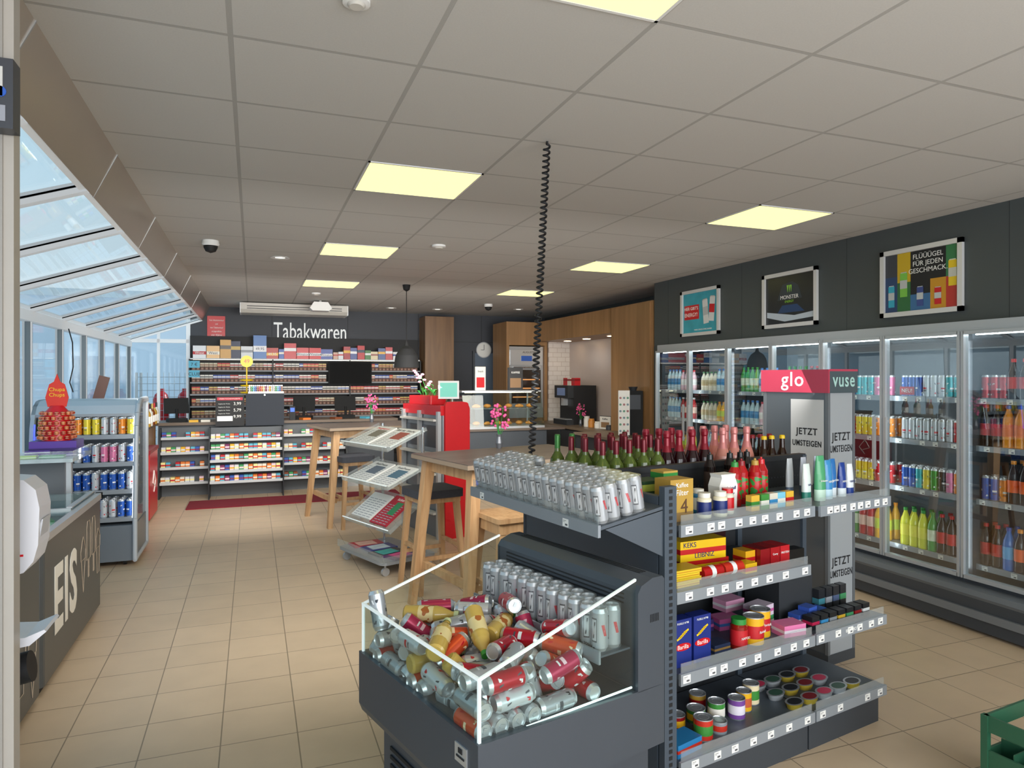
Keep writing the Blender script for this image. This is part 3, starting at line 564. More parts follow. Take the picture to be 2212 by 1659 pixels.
def tin(x,y,z,r,h,c1,c2,l,t=None,grp=None):
    m1,m2=mat(c1,.3),mat(c2,.35)
    k=('tin',r,h,c1,c2)
    if k not in PC: PC[k]=[('body',MB().lathe([(r*.95,0),(r,.004)],silver,18).lathe([(r*.985,.004),(r*.985,h-.004)],m1,18).lathe([(r*.99,.25*h),(r*.99,.7*h)],m2,18).mesh('tin')),('lid',MB().lathe([(r,h-.004),(r,h),(r*.93,h),(r*.9,h-.003),(0,h-.003)],silver,18).lathe([(r*.5,h-.0028),(r*.52,h-.002),(r*.6,h-.0028)],alu,18).mesh('lid'))]
    ps=list(PC[k])
    if t: ps.append(('lettering',tm(t,.016,tw),(0,-r*1.01-.0005,h*.5),(H,0,0)))
    gput('food_tin',ps,x,y,z,l,'tin',R.uniform(-.2,.2),None,grp)
tin(.48,.075,S3,.044,.118,'#e8b01e','#c02028','first yellow and red ravioli tin on the third shelf','Ravioli'); tin(.575,.12,S3,.044,.118,'#e8b01e','#c02028','second yellow and red ravioli tin, half behind the first','Ravioli')
pk('tissue_pack',.285,.10,S3,.09,.07,.035,'#26304a','#8a6a3a','low dark flat tin on the third shelf')
for k,(x,y,dz,c1,c2,l) in enumerate(((.52,.27,.0,'#c05a96','#3a6ab0','purple hygiene carton'),(.61,.33,.05,'#e0a0c0','#e8e4ea','pink hygiene packet'),(.66,.20,.0,'#3f9a5a','#e8e4d8','green tampon box'),(.70,.07,.0,'#e07aa8','#e8d8e2','pink soft packet at the right end'),(.38,.30,.0,'#4a3a7a','#b85a96','violet carton'),(.66,.2,.051,'#d8c8d8','#c05a96','white and pink packet on top'))): pk('hygiene_packet',x,y,S3+dz,.12,.08,.05,c1,c2,l+' on the third shelf',.15*(k%3-1))
for k in range(3): pk('tissue_pack',.84+.07*k,.13,S3,.065,.055,.05+.02*(k==1),'#3a5ab0','#e8eef2',('left','middle','right')[k]+' blue and white tissue pack',.1,(),'packet')
for x,y,r,h,c1,c2,l in ((.20,.09,.04,.085,'#c83222','#3f8a3a','red vegetable tin at the front left'),(.29,.09,.034,.05,'#8a8f96','#c83222','low grey tin'),(.27,.2,.04,.06,'#3a7a3a','#e8b01e','short green tin'),(.36,.17,.037,.08,'#3f8a3a','#e8e4d8','green soup tin'),(.45,.14,.037,.085,'#7a4a9a','#e8e0ea','purple soup tin'),(.53,.17,.034,.085,'#e8b01e','#c8603a','yellow soup tin'),(.61,.20,.037,.09,'#e8d8b0','#3f8a3a','cream and green soup tin'),(.16,.2,.036,.06,'#8c1218','#e8b01e','dark red short tin'),(.36,.28,.037,.07,'#b8903a','#8c1218','gold tin')):
    tin(x,y,S4,r,h,c1,c2,l+' on the bottom shelf')
def tray(c,d):
    k=('tray',c,d)
    if k not in PC:
        def el(s_,z): return [(s_*.05*math.cos(2*PI*k/16),s_*.033*math.sin(2*PI*k/16),z) for k in range(16)]
        b=MB(); v=el(.8,0)+el(1.,.026)
        b.add(v,[(k,(k+1)%16,16+(k+1)%16,16+k) for k in range(16)],mat(c,.3,.3),True); b.add(el(1.04,.026),[tuple(range(16))],silver); b.add(el(.8,.0265),[tuple(range(16))],mat(d,.35))
        PC[k]=b.mesh('tray')
    return PC[k]
for k in range(13):
    x=.74+.045*(k//3)*2.3; y=.07+.1*(k%3)
    c,d,l=(('#b8a03a','#26282c','black topped'),('#a8acb0','#3a5a4a','dark green topped'),('#a8acb0','#c83a5a','pink topped'),('#b8a03a','#7a1c22','maroon topped'))[k%4]
    gput('pet_food_tray',tray(c,d),x,y,S4,l+' oval pet food tray, %s, row %s'%(('front','middle','rear')[k%3],('one','two','three','four','five')[k//3]),'tin',.1)
pk('carton',.06,.07,S4,.14,.09,.05,'#2a7ab0','#c83222','flat blue carton at the left end of the bottom shelf',.1)
# ---------------- display cabinet
D=Fr(3.068,3.0,9.3)
dc=thing('vape_display_cabinet','tall grey promotional cabinet with pink and anthracite header','display cabinet',D.o,D.a)
cg=mat('#6d7276',.4,.2)
b=MB().box(0,.25,0,.45,0,.06,anth)
for x,y in ((0,0),(.23,0),(0,.43),(.23,.43)): b.box(x,x+.02,y,y+.02,.06,1.6,cg)
ob('frame',b,dc)
ob('side_panel',MB().box(.02,.23,.004,.008,.06,1.56,mat('#9da2a6',.35)),dc); ob('side_panel',MB().box(.004,.008,.02,.43,.06,1.56,mat('#5a5f63',.2,.2)),dc)
ob('poster',MB().box(.001,.004,.03,.25,.9,1.52,mat('#c8c9c8',.5)),dc); ob('back_panel',MB().box(.242,.25,.02,.43,.06,1.6,cg),dc)
hp=ob('header',MB().box(-.01,.0,-.01,.46,1.56,1.695,mat('#b83c54',.4)).box(.0,.26,-.01,0,1.56,1.695,mat('#465358',.4)).box(0,.26,0,.46,1.56,1.69,cg).box(.0,.26,-.011,-.009,1.685,1.697,mat('#b83c54',.4)),dc)
ob('lettering',tm('glo',.12,tw,1,.0004,'CENTER',.001),hp,(-.0112,.23,1.635),(H,0,-H)); ob('lettering',tm('vuse',.115,mat('#a9cfc8',.4),.9,.0004,'CENTER',.0015),hp,(.128,-.0122,1.632),(H,0,0))
for z,x in ((1.27,.125),(.55,.125)):
    ob('lettering',tm('JETZT',.065,ink,.9,.0004,'CENTER',.001),dc,(x,.003,z+.035),(H,0,0)); ob('lettering',tm('UMSTEIGEN',.055,ink,.65,.0004,'CENTER',.001),dc,(x,.003,z-.035),(H,0,0))
ob('lettering',tm('JETZT',.055,ink,.9,.0004,'CENTER',.001),dc,(.0,.14,1.33),(H,0,-H)); ob('lettering',tm('UMSTEIGEN',.047,ink,.72,.0004,'CENTER',.001),dc,(.0,.14,1.26),(H,0,-H))
# ---------------- wall fridges
DY=[6.98,6.33,5.68,5.05,4.45,3.85,3.24,2.62,2.0]; FX=4.5
shz=[.38,.82,1.18,1.5]; ledw=mat('#f4fbff',.4,0,16.); wire=mat('#a4aaaf',.4,.3); dfr=mat('#b0b5b9',.35,.3)
ordn=['first','second','third','fourth','fifth','sixth','seventh','eighth']
for u in range(4):
    y1,y0=DY[2*u],DY[2*u+2]; ym=DY[2*u+1]
    o=thing('glass_door_fridge','%s upright glass door fridge along the right wall counted from the far end'%ordn[u],'fridge',(FX,y0,0)); Wd=y1-y0
    b=MB().box(.05,.75,0,.03,.3,2.0,anth).box(.05,.75,Wd-.03,Wd,.3,2.0,anth).box(.72,.75,.03,Wd-.03,.3,2.0,mat('#b4bbbf',.5)).box(.0,.75,0,Wd,1.96,2.03,dfr).box(.0,.75,0,Wd,.26,.3,anth)
    ob('cabinet',b,o)
    b=MB().box(-.0,.75,0,Wd,0,.26,anth).box(-.14,0,0.0,Wd,.02,.22,anth)
    b.prism([(-.14,.22),(-.15,.24),(-.13,.27),(0,.27),(0,.22)],1,0,Wd,mat('#6b7178',.4,.2))
    ob('plinth',b,o); ob('bumper_bar',MB().box(-.16,-.14,0,Wd,.10,.15,mat('#7a8087',.35,.3)),o)
    for z in shz:
        s=ob('shelf',MB().box(.1,.65,.03,Wd-.03,z-.012,z,wire),o); ob('price_rail',MB().box(.085,.1,.03,Wd-.03,z-.03,z+.008,rail),s)
        for k in range(8): ob('price_tag',TAG,s,(.084,.1+k*(Wd-.2)/7.+R.uniform(-.03,.03),z-.012),(0,0,-H))
    for k in range(2):
        a,c=(0,ym-y0) if k else (ym-y0,Wd)
        fr=MB().box(-.03,.02,a+.004,a+.024,.3,1.96,dfr).box(-.03,.02,c-.024,c-.004,.3,1.96,dfr).box(-.03,.02,a+.02,c-.02,.3,.325,dfr).box(-.03,.02,a+.02,c-.02,1.94,1.96,dfr)
        d=ob('door',fr,o); ob('door_glass',MB().box(-.008,-.006,a+.024,c-.024,.325,1.94,doorglass),d)
        hy=(c-.05) if k else (a+.05)
        ob('handle',MB().box(-.065,-.045,hy-.01,hy+.01,.95,1.35,alu).box(-.05,-.03,hy-.008,hy+.008,.97,.99,alu).box(-.05,-.03,hy-.008,hy+.008,1.31,1.33,alu),d)
        ob('light_strip',MB().box(.03,.04,a+.004,a+.014,.35,1.9,ledw),o)
    ob('light_strip',MB().box(.05,.07,.05,Wd-.05,1.935,1.945,ledw),o)
def kd(b_,c_,l_,r,h,st): return (mat(b_,.12),mat(c_,.35),mat(l_,.4) if l_ else None,r,h,st)
BK={'water':(kd('#b9d2da','#3a7ac0','#3a8ac0',.032,.24,'pet'),'clear water bottle'),'cola':(kd('#1e0c08','#c01a1c','#c01a1c',.032,.25,'pet'),'dark cola bottle with red label'),
'lemon':(kd('#d8d83a','#2f8a3a','#e8e04a',.032,.25,'pet'),'yellow lemonade bottle'),'orange':(kd('#e8901e','#1c4fa8','#e8701e',.032,.25,'pet'),'orange soda bottle'),'green':(kd('#4a9a4a','#2f8a3a','#d8e4c8',.032,.25,'pet'),'green drink bottle'),
'red':(kd('#b8282c','#d8d8d8','#e8c0b0',.032,.24,'pet'),'red drink bottle'),'milk':(kd('#e4dcc8','#3a7a4a','#c8b48a',.032,.21,'pet'),'cream coloured milk drink'),'mix':(kd('#2a1410','#e8901e','#e8601e',.032,.25,'pet'),'dark mix cola bottle with orange label'),
'bluep':(kd('#2a6ab8','#1c3f98','#4aa0d8',.033,.25,'pet'),'blue sports drink bottle'),'juice':(kd('#e8b03a','#e8901e','#c8d84a',.032,.21,'pet'),'golden juice bottle'),'pinkb':(kd('#d8b0b8','#c8283c','#e8e4e0',.032,.23,'pet'),'pale pink water bottle')}
CK={'csil':('#c4c8cc','silver can'),'cred':('#c02028','red can'),'cblk':('#1c1e20','black can'),'cblu':('#2a5ab0','blue can'),'cgrn':('#3f9a3a','green can'),'corg':('#e88a2a','orange can'),'cpnk':('#d87aa0','pink can'),'cyel':('#e8d03a','yellow can'),'cteal':('#3ab0b8','turquoise can')}
CM={k:(white,dgy) if k!='csil' else (swr,dgy) for k in CK}
fill={0:[['water','orange'],['milk','juice'],['water','red'],['water','pinkb']],1:[['juice','red'],['water','juice'],['milk','juice'],['milk','water']],
2:[['water','green'],['water','bluep'],['water','pinkb'],['green','water']],3:[['red','green'],['water','pinkb'],['water','pinkb'],['green','cola']],
4:[['green','red','juice'],['csil','cyel','cred'],['cred','cyel','corg'],['cblu','cteal','cpnk']],5:[['lemon','lemon','green','cola','cola','red'],['cblu','cteal','cyel','cgrn','cblk','cpnk','corg','cblk'],['csil','csil','csil','cred'],['cblu','csil','cteal']],
6:[['cola','bluep','mix','cola','lemon','orange'],['cblu','corg','mix','mix','orange','orange'],['cola','orange','cola','mix'],['cred','cola','cred']],7:[['lemon','orange'],['orange','mix'],['cola','cola'],['cred','cola']]}
nmz=('bottom','lower','upper','top')
for dnum in range(8):
    ya,yb=DY[dnum+1],DY[dnum]
    for si,z in enumerate(shz):
        lst=fill[dnum][si]; y=yb-.062; tot=(yb-ya-.12)
        while y>ya+.052:
            kk=lst[min(len(lst)-1,int((yb-.062-y)/tot*len(lst)))]; isc=kk in CK
            big=(not isc) and dnum>=4
            step=.0595 if isc else (.0735 if big else .067)
            for rr_ in range(2 if si<3 and (dnum>=3 or isc) else 1):
                loc=(FX+.14+rr_*.085,y+R.uniform(-.002,.002),z)
                pos_='%s shelf, %s fridge door%s'%(nmz[si],ordn[dnum],', back row' if rr_ else '')
                if isc:
                    c,l=CK[kk]; put('drink_can',can(mat(c,.25,.2),.0285,.165,False,'sw',CM[kk]),loc,(0,0,R.uniform(0,6)),l+', '+pos_,'can',l+', '+pos_)
                else:
                    q,l=BK[kk]
                    if big: q=q[:3]+(.0355,.285 if z!=1.5 else .27)+q[5:]
                    put('drink_bottle',bottle(q,dnum>=5 and rr_==0),loc,(0,0,R.uniform(0,6)),l+', '+pos_,'bottle',l+', '+pos_)
            y-=step
o=thing('shelf_flag','small red flag sign reading new on the top fridge shelf','sign',(FX+.07,3.72,1.52)); ob('card',MB().box(-.002,0,-.06,.06,0,.06,swr),o); ob('lettering',tm('NEU!',.04,tw),o,(-.003,0,.03),(H,0,-H))
# posters on the bulkhead
fs_=mat('#d6d6d6',.35,.15)
def poster(y0,y1,z0,z1,label,deco):
    o=thing('framed_poster',label,'poster',(4.597,(y0+y1)/2,(z0+z1)/2),-H); w_,h_=(y1-y0)/2,(z1-z0)/2
    ob('frame',MB().box(-w_,w_,-.025,0,-h_,-h_+.035,fs_).box(-w_,w_,-.025,0,h_-.035,h_,fs_).box(-w_,-w_+.035,-.025,0,-h_,h_,fs_).box(w_-.035,w_,-.025,0,-h_,h_,fs_),o)
    deco(o,w_-.035,h_-.035)
def flat(b,x0,x1,z0,z1,y,mt): b.box(x0,x1,-y-.001,-y,z0,z1,mt)
def canpic(b,x,z,w_,h_,m1,m2,rot=0):
    M=Matrix.Translation((x,0,z))@Matrix.Rotation(rot,4,'Y')
    b.box(-w_,w_,-.008,-.007,-h_,h_,m1,M).box(-w_,w_,-.009,-.008,-h_*.3,h_*.4,m2,M).box(-w_*.8,w_*.8,-.008,-.007,h_,h_*1.08,silver,M)
def d1(o,w_,h_):
    b=MB(); flat(b,-w_,w_,-h_,h_,.003,mat('#3aa0b4',.5,noise=.3,nscale=8)); canpic(b,.10,.0,.045,.13,mat('#d8dadc',.3),mat('#b8bcc0',.3),-.1); canpic(b,.21,.02,.045,.13,mat('#d8dadc',.3),red,.1)
    flat(b,-w_+.02,-.02,-.07,.09,.004,red); ob('print',b,o)
    ob('lettering',tm("HIER GIBT'S",.05,tw),o,(-.165,-.0055,.05),(H,0,0)); ob('lettering',tm("ENERGY!",.06,tw),o,(-.165,-.0055,-.02),(H,0,0)); ob('lettering',tm("PURER GENUSS OHNE ZUCKER",.022,tw),o,(.05,-.0055,-h_+.03),(H,0,0))
def d2(o,w_,h_):
    b=MB(); flat(b,-w_,w_,-h_,h_,.003,mat('#1a1e23',.3,noise=.6,nscale=7)); 
    b.prism([(-w_*.5,.0),(w_*.5,.0),(w_*.35,.12),(w_*.1,.16),(-w_*.3,.14)],1,-.005,-.004,mat('#2e3740',.4)); b.prism([(-w_*.95,-.15),(-w_*.2,-.20),(w_*.95,-.18),(w_*.95,-.13),(w_*.2,-.15),(-w_*.95,-.10)],1,-.005,-.004,mat('#b8c4d0',.4)); b.prism([(-w_*.5,-.12),(w_*.6,-.12),(w_*.3,-.05),(-w_*.3,-.05)],1,-.0045,-.004,mat('#1f3f6a',.4))
    for k in range(3): b.prism([(-.03+k*.022,.13),(-.018+k*.022,.13),(-.022+k*.022,.065)],1,-.007,-.006,mat('#8ac83a',.4,0,.3))
    ob('print',b,o); ob('lettering',tm("MONSTER",.05,tw),o,(0,-.0075,.02),(H,0,0)); ob('lettering',tm("ENERGY",.03,mat('#8ac83a')),o,(0,-.0075,-.02),(H,0,0))
def d3(o,w_,h_):
    b=MB(); flat(b,-w_,w_,-h_,h_,.003,ink)
    for (x0,x1,z0,z1,c) in ((-w_,-.19,-h_,.05,'#27406a'),(-w_,-.19,.05,h_,'#3a3c44'),(-.19,-.08,-h_,.0,'#2f6a3a'),(-.19,-.08,0,h_,'#c8a81e'),(.2,w_,0,h_,'#2f7a4a'),(.2,w_,-h_,0,'#b8342a'),(.08,.2,-h_,.0,'#c8901e'),(-.08,.08,-h_,-.1,'#3a6a9a')): flat(b,x0,x1,z0,z1,.0045,mat(c,.4))
    canpic(b,-.135,-.02,.03,.09,mat('#7ac04a',.3),silver); canpic(b,.25,.02,.03,.09,mat('#e8c81e',.3),silver); canpic(b,0.0,-.12,.026,.07,mat('#3a4a8a',.3),silver); canpic(b,.14,-.13,.026,.06,red,silver); canpic(b,-.24,-.1,.026,.08,cyan,silver)
    ob('print',b,o)
    for k,t in enumerate(('FLÜÜÜGEL','FÜR JEDEN','GESCHMACK.')): ob('lettering',tm(t,.05,tw),o,(.06,-.0075,h_-.045-k*.052),(H,0,0))
poster(5.93,6.62,2.11,2.62,'framed turquoise poster with two white cans, farthest of the three posters',d1)
poster(4.6,5.28,2.11,2.62,'framed black poster with green claw mark, middle of the three posters',d2)
poster(3.30,3.96,2.11,2.62,'framed multicoloured poster of drink cans, nearest of the three posters',d3)
o=thing('bottle_crate','dark green plastic bottle crate at the lower right corner','crate',(2.81,1.66,0),.1); gcr=mat('#2a5a42',.4)
b=MB()
for x0,x1,y0,y1 in ((-.2,.2,-.15,-.14),(-.2,.2,.14,.15),(-.2,-.19,-.15,.15),(.19,.2,-.15,.15)): b.box(x0,x1,y0,y1,0,.24,gcr).box(x0,x1,y0,y1,.31,.37,gcr)
for x,y in ((-.195,-.145),(.195,-.145),(-.195,.145),(.195,.145)): b.box(x-.012,x+.012,y-.012,y+.012,0,.37,gcr)
b.box(-.2,.2,-.15,.15,0,.01,gcr); ob('shell',b,o); b=MB()
for k in range(1,4): b.box(-.2+k*.1-.002,-.2+k*.1+.002,-.14,.14,.01,.26,gcr)
for k in range(1,3): b.box(-.19,.19,-.15+k*.1-.002,-.15+k*.1+.002,.01,.26,gcr)
ob('divider',b,o)
# ---------------- bistro tables and stools
def table(loc,a,label):
    o=thing('bistro_table',label,'table',loc,a); w_,d_=.62,.41
    ob('tabletop',MB().box(-w_,w_,-d_,d_,1.06,1.095,tabtop).box(-w_-.002,w_+.002,-d_-.002,d_+.002,1.062,1.09,mat('#8b7b69',.5)),o)
    ob('apron',MB().box(-w_+.12,w_-.12,-d_+.09,-d_+.12,.97,1.06,oak).box(-w_+.12,w_-.12,d_-.12,d_-.09,.97,1.06,oak).box(-w_+.1,-w_+.13,-d_+.1,d_-.1,.97,1.06,oak).box(w_-.13,w_-.1,-d_+.1,d_-.1,.97,1.06,oak),o)
    for sx_ in(-1,1):
        for sy_ in (-1,1): ob('leg',MB().beam((sx_*(w_-.10),sy_*(d_-.09),1.06),(sx_*(w_-.0),sy_*(d_-.01),0),.075,.05,oak),o)
    ob('stretcher',MB().box(-w_+.06,-w_+.10,-d_+.06,d_-.06,.26,.31,oak),o); ob('stretcher',MB().box(w_-.10,w_-.06,-d_+.06,d_-.06,.26,.31,oak),o)
    return o
TA=Fr(1.78,4.66,13); TB=Fr(1.30,8.20,13)
table(TA.o,TA.a,'high oak legged bistro table nearest the can display'); table(TB.o,TB.a,'high oak legged bistro table farther back by the counter')
def stool(x,y,a,label,pad=True):
    o=thing('bar_stool',label,'stool',(x,y,0),a)
    ob('seat',(MB().rbox(-.19,.19,-.19,.19,.72,.78,cloth,.04,4) if pad else MB().rbox(-.18,.18,-.18,.18,.75,.78,oak,.03,4)),o)
    ob('seat_frame',MB().box(-.165,.165,-.165,.165,.68,.72 if pad else .75,oak),o)
    for sx_ in(-1,1):
        for sy_ in (-1,1): ob('leg',MB().beam((sx_*.14,sy_*.14,.68),(sx_*.19,sy_*.19,0),.045,.035,oak),o)
    for s_ in (-1,1): ob('footrest',MB().box(-.165,.165,s_*.165-.012,s_*.165+.012,.25,.28,oak),o); ob('footrest',MB().box(s_*.165-.012,s_*.165+.012,-.165,.165,.32,.35,oak),o)
stool(1.05,7.78,.25,'bar stool with dark padded seat at the left end of the farther table')
stool(1.33,5.28,.2,'bar stool with dark padded seat under the left end of the nearer table')
stool(1.55,4.12,.15,'plain wooden bar stool in front of the nearer table',False)
def vase(loc,label):
    o=thing('flower_vase',label,'vase',loc); ob('vase',MB().lathe([(0,0),(.02,0),(.028,.04),(.018,.09),(.022,.11)],mat('#5a5d62',.15,.3),14),o); r=random.Random(3)
    st=MB(); fl=MB()
    for k in range(9):
        t=Vector((r.uniform(-.06,.06),r.uniform(-.06,.06),r.uniform(.18,.34))); st.cyl((0,0,.08),t,.002,green,4)
        for q in range(5): fl.sphere(t+Vector((r.uniform(-.025,.025),r.uniform(-.02,.02),r.uniform(-.07,.02))),.012,mat('#d8548c',.5),6,4)
    ob('stem',st,o); ob('blossom',fl,o)
vase(P(1078,968,1.095),'grey vase of small pink blossoms on the nearer bistro table'); vase(P(803,912,1.095),'grey vase of small pink blossoms on the farther bistro table')
o=thing('pendant_lamp','black dome pendant lamp hanging over the farther bistro table','lamp',(1.79,8.41,CEIL)); pbk=mat('#0f1012',.8); ob('ceiling_rose',MB().lathe([(0,0),(.05,0),(.04,-.06),(.01,-.08)],pbk,14),o); ob('cord',MB().cyl((0,0,-.07),(0,0,-.72),.005,pbk,6),o)
ob('lamp_shade',MB().lathe([(.015,-.70),(.03,-.76),(.09,-.80),(.135,-.88),(.15,-.97),(.155,-1.03),(.148,-1.03),(.14,-.96),(.12,-.88),(.05,-.80)],pbk,24),o)
# ---------------- newspaper rack
N=Fr(1.11,6.06,20)
nr=thing('newspaper_rack','clear acrylic newspaper rack on casters with silver tube posts','rack',N.o,N.a)
for y in (-.34,.34): ob('post',MB().tube([(.18,y,.13),(.16,y,.5),(.16,y,1.22)],.013,chrome,10),nr)
ob('base_plate',MB().rbox(-.27,.27,-.40,.40,.10,.125,mat('#9aa0a6',.3,.3),.06,5),nr)
for x in(-.21,.21):
    for y in (-.34,.34): ob('caster',MB().cyl((x,y-.012,.035),(x,y+.012,.035),.035,alu,14).cyl((x,y,.05),(x,y,.10),.01,alu,8),nr)
def trayT(z,a): return Matrix.Translation((-.02,0,z))@Matrix.Rotation(-math.radians(a),4,'Y')
for z,a in ((1.12,22),(.80,22),(.48,35)):
    b=MB(); M=trayT(z,a); b.box(-.22,.2,-.40,.40,-.004,.0,acr,M).box(-.22,-.216,-.40,.40,0,.04,acr,M).box(-.22,.2,-.40,-.396,0,.03,acr,M).box(-.22,.2,.396,.40,0,.03,acr,M)
    b.box(-.222,-.214,-.40,.40,.038,.043,edge,M); ob('tray',b,nr)
b=MB().box(-.27,-.264,-.40,.40,.125,.19,acr).box(-.27,.27,-.40,-.395,.125,.17,acr); ob('tray',b,nr)
def news(z,a,x,y,w_,h_,title,tc_,body,label,pic=None,dz=.0):
    M=Matrix.Translation(N.o)@Matrix.Rotation(N.a,4,'Z')@(trayT(z,a))@Matrix.Translation((x,y,dz+.002))
    e=M.to_euler(); o=tag(ob('newspaper',None,None,M.translation,e),label,'newspaper')
    ob('pages',MB().box(-h_/2,h_/2,-w_/2,w_/2,0,.014,body),o)
    if title: ob('lettering',tm(title,.045,tc_),o,(h_/2-.04,0,.0145),(0,0,-H))
    b=MB(); tg=mat('#a4a6aa',.6)
    for k in range(9):
        for c in range(4): b.box(-h_/2+.014+k*.026,-h_/2+.022+k*.026,-w_/2+.02+c*(w_-.03)/4,-w_/2+.005+(c+1)*(w_-.03)/4,.0141,.0145,tg)
    if pic: b.box(-h_/2+.12,h_/2-.07,-w_/2+.05,w_/2-.12,.0146,.0150,pic)
    ob('print',b,o)
news(1.12,22,.0,.19,.33,.32,'Morgenpost',red,paper,'newspaper with red title on the left of the top tray',mat('#8a8478',.6)); news(1.12,22,.0,-.19,.33,.32,'Bild der Woche',ink,paper,'newspaper on the right of the top tray',mat('#a85a50',.6))
news(.80,22,-.02,.19,.34,.32,'freiePresse',ink,paper,'newspaper with black title on the left of the second tray',mat('#6a7684',.6)); news(.80,22,-.02,-.19,.33,.32,'freiePresse',ink,paper,'newspaper with black title on the right of the second tray',mat('#5a7a8c',.6))
news(.48,35,-.0,.2,.33,.30,'',ink,paper,'thin folded newspaper on the left of the third tray',None); news(.48,35,-.0,-.13,.27,.34,'kicker',tw,mat('#b8283c',.5),'sports magazine with red and green cover on the third tray',mat('#3a8a5a',.5))
for i,(x,y,c,p_,l) in enumerate(((-.05,.27,'#b8283c','#e8b0a0','red magazine on the base of the newspaper rack'),(-.03,.08,'#3a4a8a','#c8d8e8','blue magazine on the base of the newspaper rack'),(-.06,-.12,'#26303a','#3ab0a8','dark magazine on the base of the newspaper rack'),(-.02,-.28,'#5a3a6a','#d8548c','violet magazine on the base of the newspaper rack'))):
    put('magazine',[('pages',MB().box(-.14,.14,-.09,.09,0,.012,mat(c,.3)).mesh('mg')),('print',MB().box(-.09,.08,-.07,.07,.0121,.0126,mat(p_,.4,noise=.4,nscale=15)).mesh('mp'))],N.p(x,y,.127),(0,0,N.a+.1*i-.15),l,'magazine')
# ---------------- red service kiosk
Q=Fr(1.84,6.75,14)
rk=thing('red_kiosk','tall red and silver service kiosk behind the newspaper rack','kiosk',Q.o,Q.a)
ob('body',MB().rbox(-.04,.26,.0,.86,0,1.26,mat('#7f858b',.35,.3),.02,3),rk); ob('end_panel',MB().prism([(-.02,0),(.27,0),(.27,1.33),(.24,1.39),(.18,1.40),(-.0,1.40),(-.02,1.37)],1,-.03,0,red),rk)
ob('side_panel',MB().box(.262,.27,0,.86,0,1.38,red),rk); ob('top_panel',MB().box(-.06,.27,.0,.86,1.26,1.36,red),rk)
for y in (.0,.42,.80): ob('post',MB().box(-.09,-.05,y,y+.04,0,1.30,alu),rk)
for z in (.25,.45,.65,.85,1.20): ob('shelf',MB().box(-.12,-.05,.04,.82,z,z+.022,cream),rk)
ob('front_window',MB().box(-.046,-.042,.06,.80,.92,1.15,mat('#3a444e',.2)),rk)
o=thing('flower_planter','red planter box with a pink orchid on top of the kiosk','planter',Q.p(.08,.55,1.362),Q.a); ob('pot',MB().rbox(-.1,.1,-.25,.25,0,.09,red,.02,3),o)
lf=MB(); r=random.Random(4)
for k in range(16):
    a=r.uniform(0,6.28); y=r.uniform(-.2,.2); v=Vector((math.cos(a)*.1,y+math.sin(a)*.12,.13+r.uniform(0,.08))); s_=Vector((-math.sin(a),math.cos(a),0))*.02; c0=Vector((0,y,.09)); m0=(c0+v)/2+Vector((0,0,.03))
    lf.add([c0,m0+s_,v,m0-s_],[(0,1,2,3)],green)
ob('leaves',lf,o); fl=MB(); st=MB()
for (yy,zz) in ((.16,.34),(.06,.3),(-.14,.22)):
    st.tube([(0,yy*.5,.08),(0,yy,.2),(-.03,yy+.03,zz)],.003,green,5)
    for k in range(5): fl.sphere((-.03+r.uniform(-.03,.03),yy+.03+r.uniform(-.04,.04),zz-.02*k+.02),.022,pink,8,5,.6)
ob('stem',st,o); ob('blossom',fl,o)
o=thing('small_monitor','small monitor with glowing teal screen above the red kiosk','monitor',Q.p(.16,.22,1.362),Q.a-.5); ob('stand',MB().cyl((0,.02,0),(0,.02,.08),.012,black),o); ob('housing',MB().box(-.11,.11,0,.03,.06,.25,white),o); ob('screen',MB().box(-.09,.09,-.002,0,.08,.23,mat('#5fb8a4',.4,0,.4)),o)
tag(ob('door_mat',MB().rbox(-.78,1.95,9.36,9.95,0,.012,redcloth,.01,2)),'long dark red carpet runner in front of the sales counter','rug')
# ---------------- sales counter
sc_=thing('sales_counter','long wooden topped sales counter in front of the tobacco wall','counter',(0,0,0))
ob('worktop',MB().box(-1.25,2.1,10.5,11.15,.98,1.02,mat('#6b5b4c',.4)),sc_); ob('body',MB().box(-1.22,2.05,10.56,11.1,0,.98,anth),sc_); ob('kick_plate',MB().box(-1.22,2.05,10.54,10.56,0,.1,alu),sc_)
cols=['#e8e0d0','#c02028','#e8b01e','#2a5ab0','#7a2a5a','#3f9a5a','#e07a2a','#d8d8dc','#8a4a2a','#f0d0d8','#5ab0c8','#f4e8a0']
cn={'#e8e0d0':'cream','#c02028':'red','#e8b01e':'yellow','#2a5ab0':'blue','#7a2a5a':'plum','#3f9a5a':'green','#e07a2a':'orange','#d8d8dc':'silver','#8a4a2a':'brown','#f0d0d8':'pale pink','#5ab0c8':'light blue','#f4e8a0':'pale yellow'}
whs=mat('#8f9293',.5)
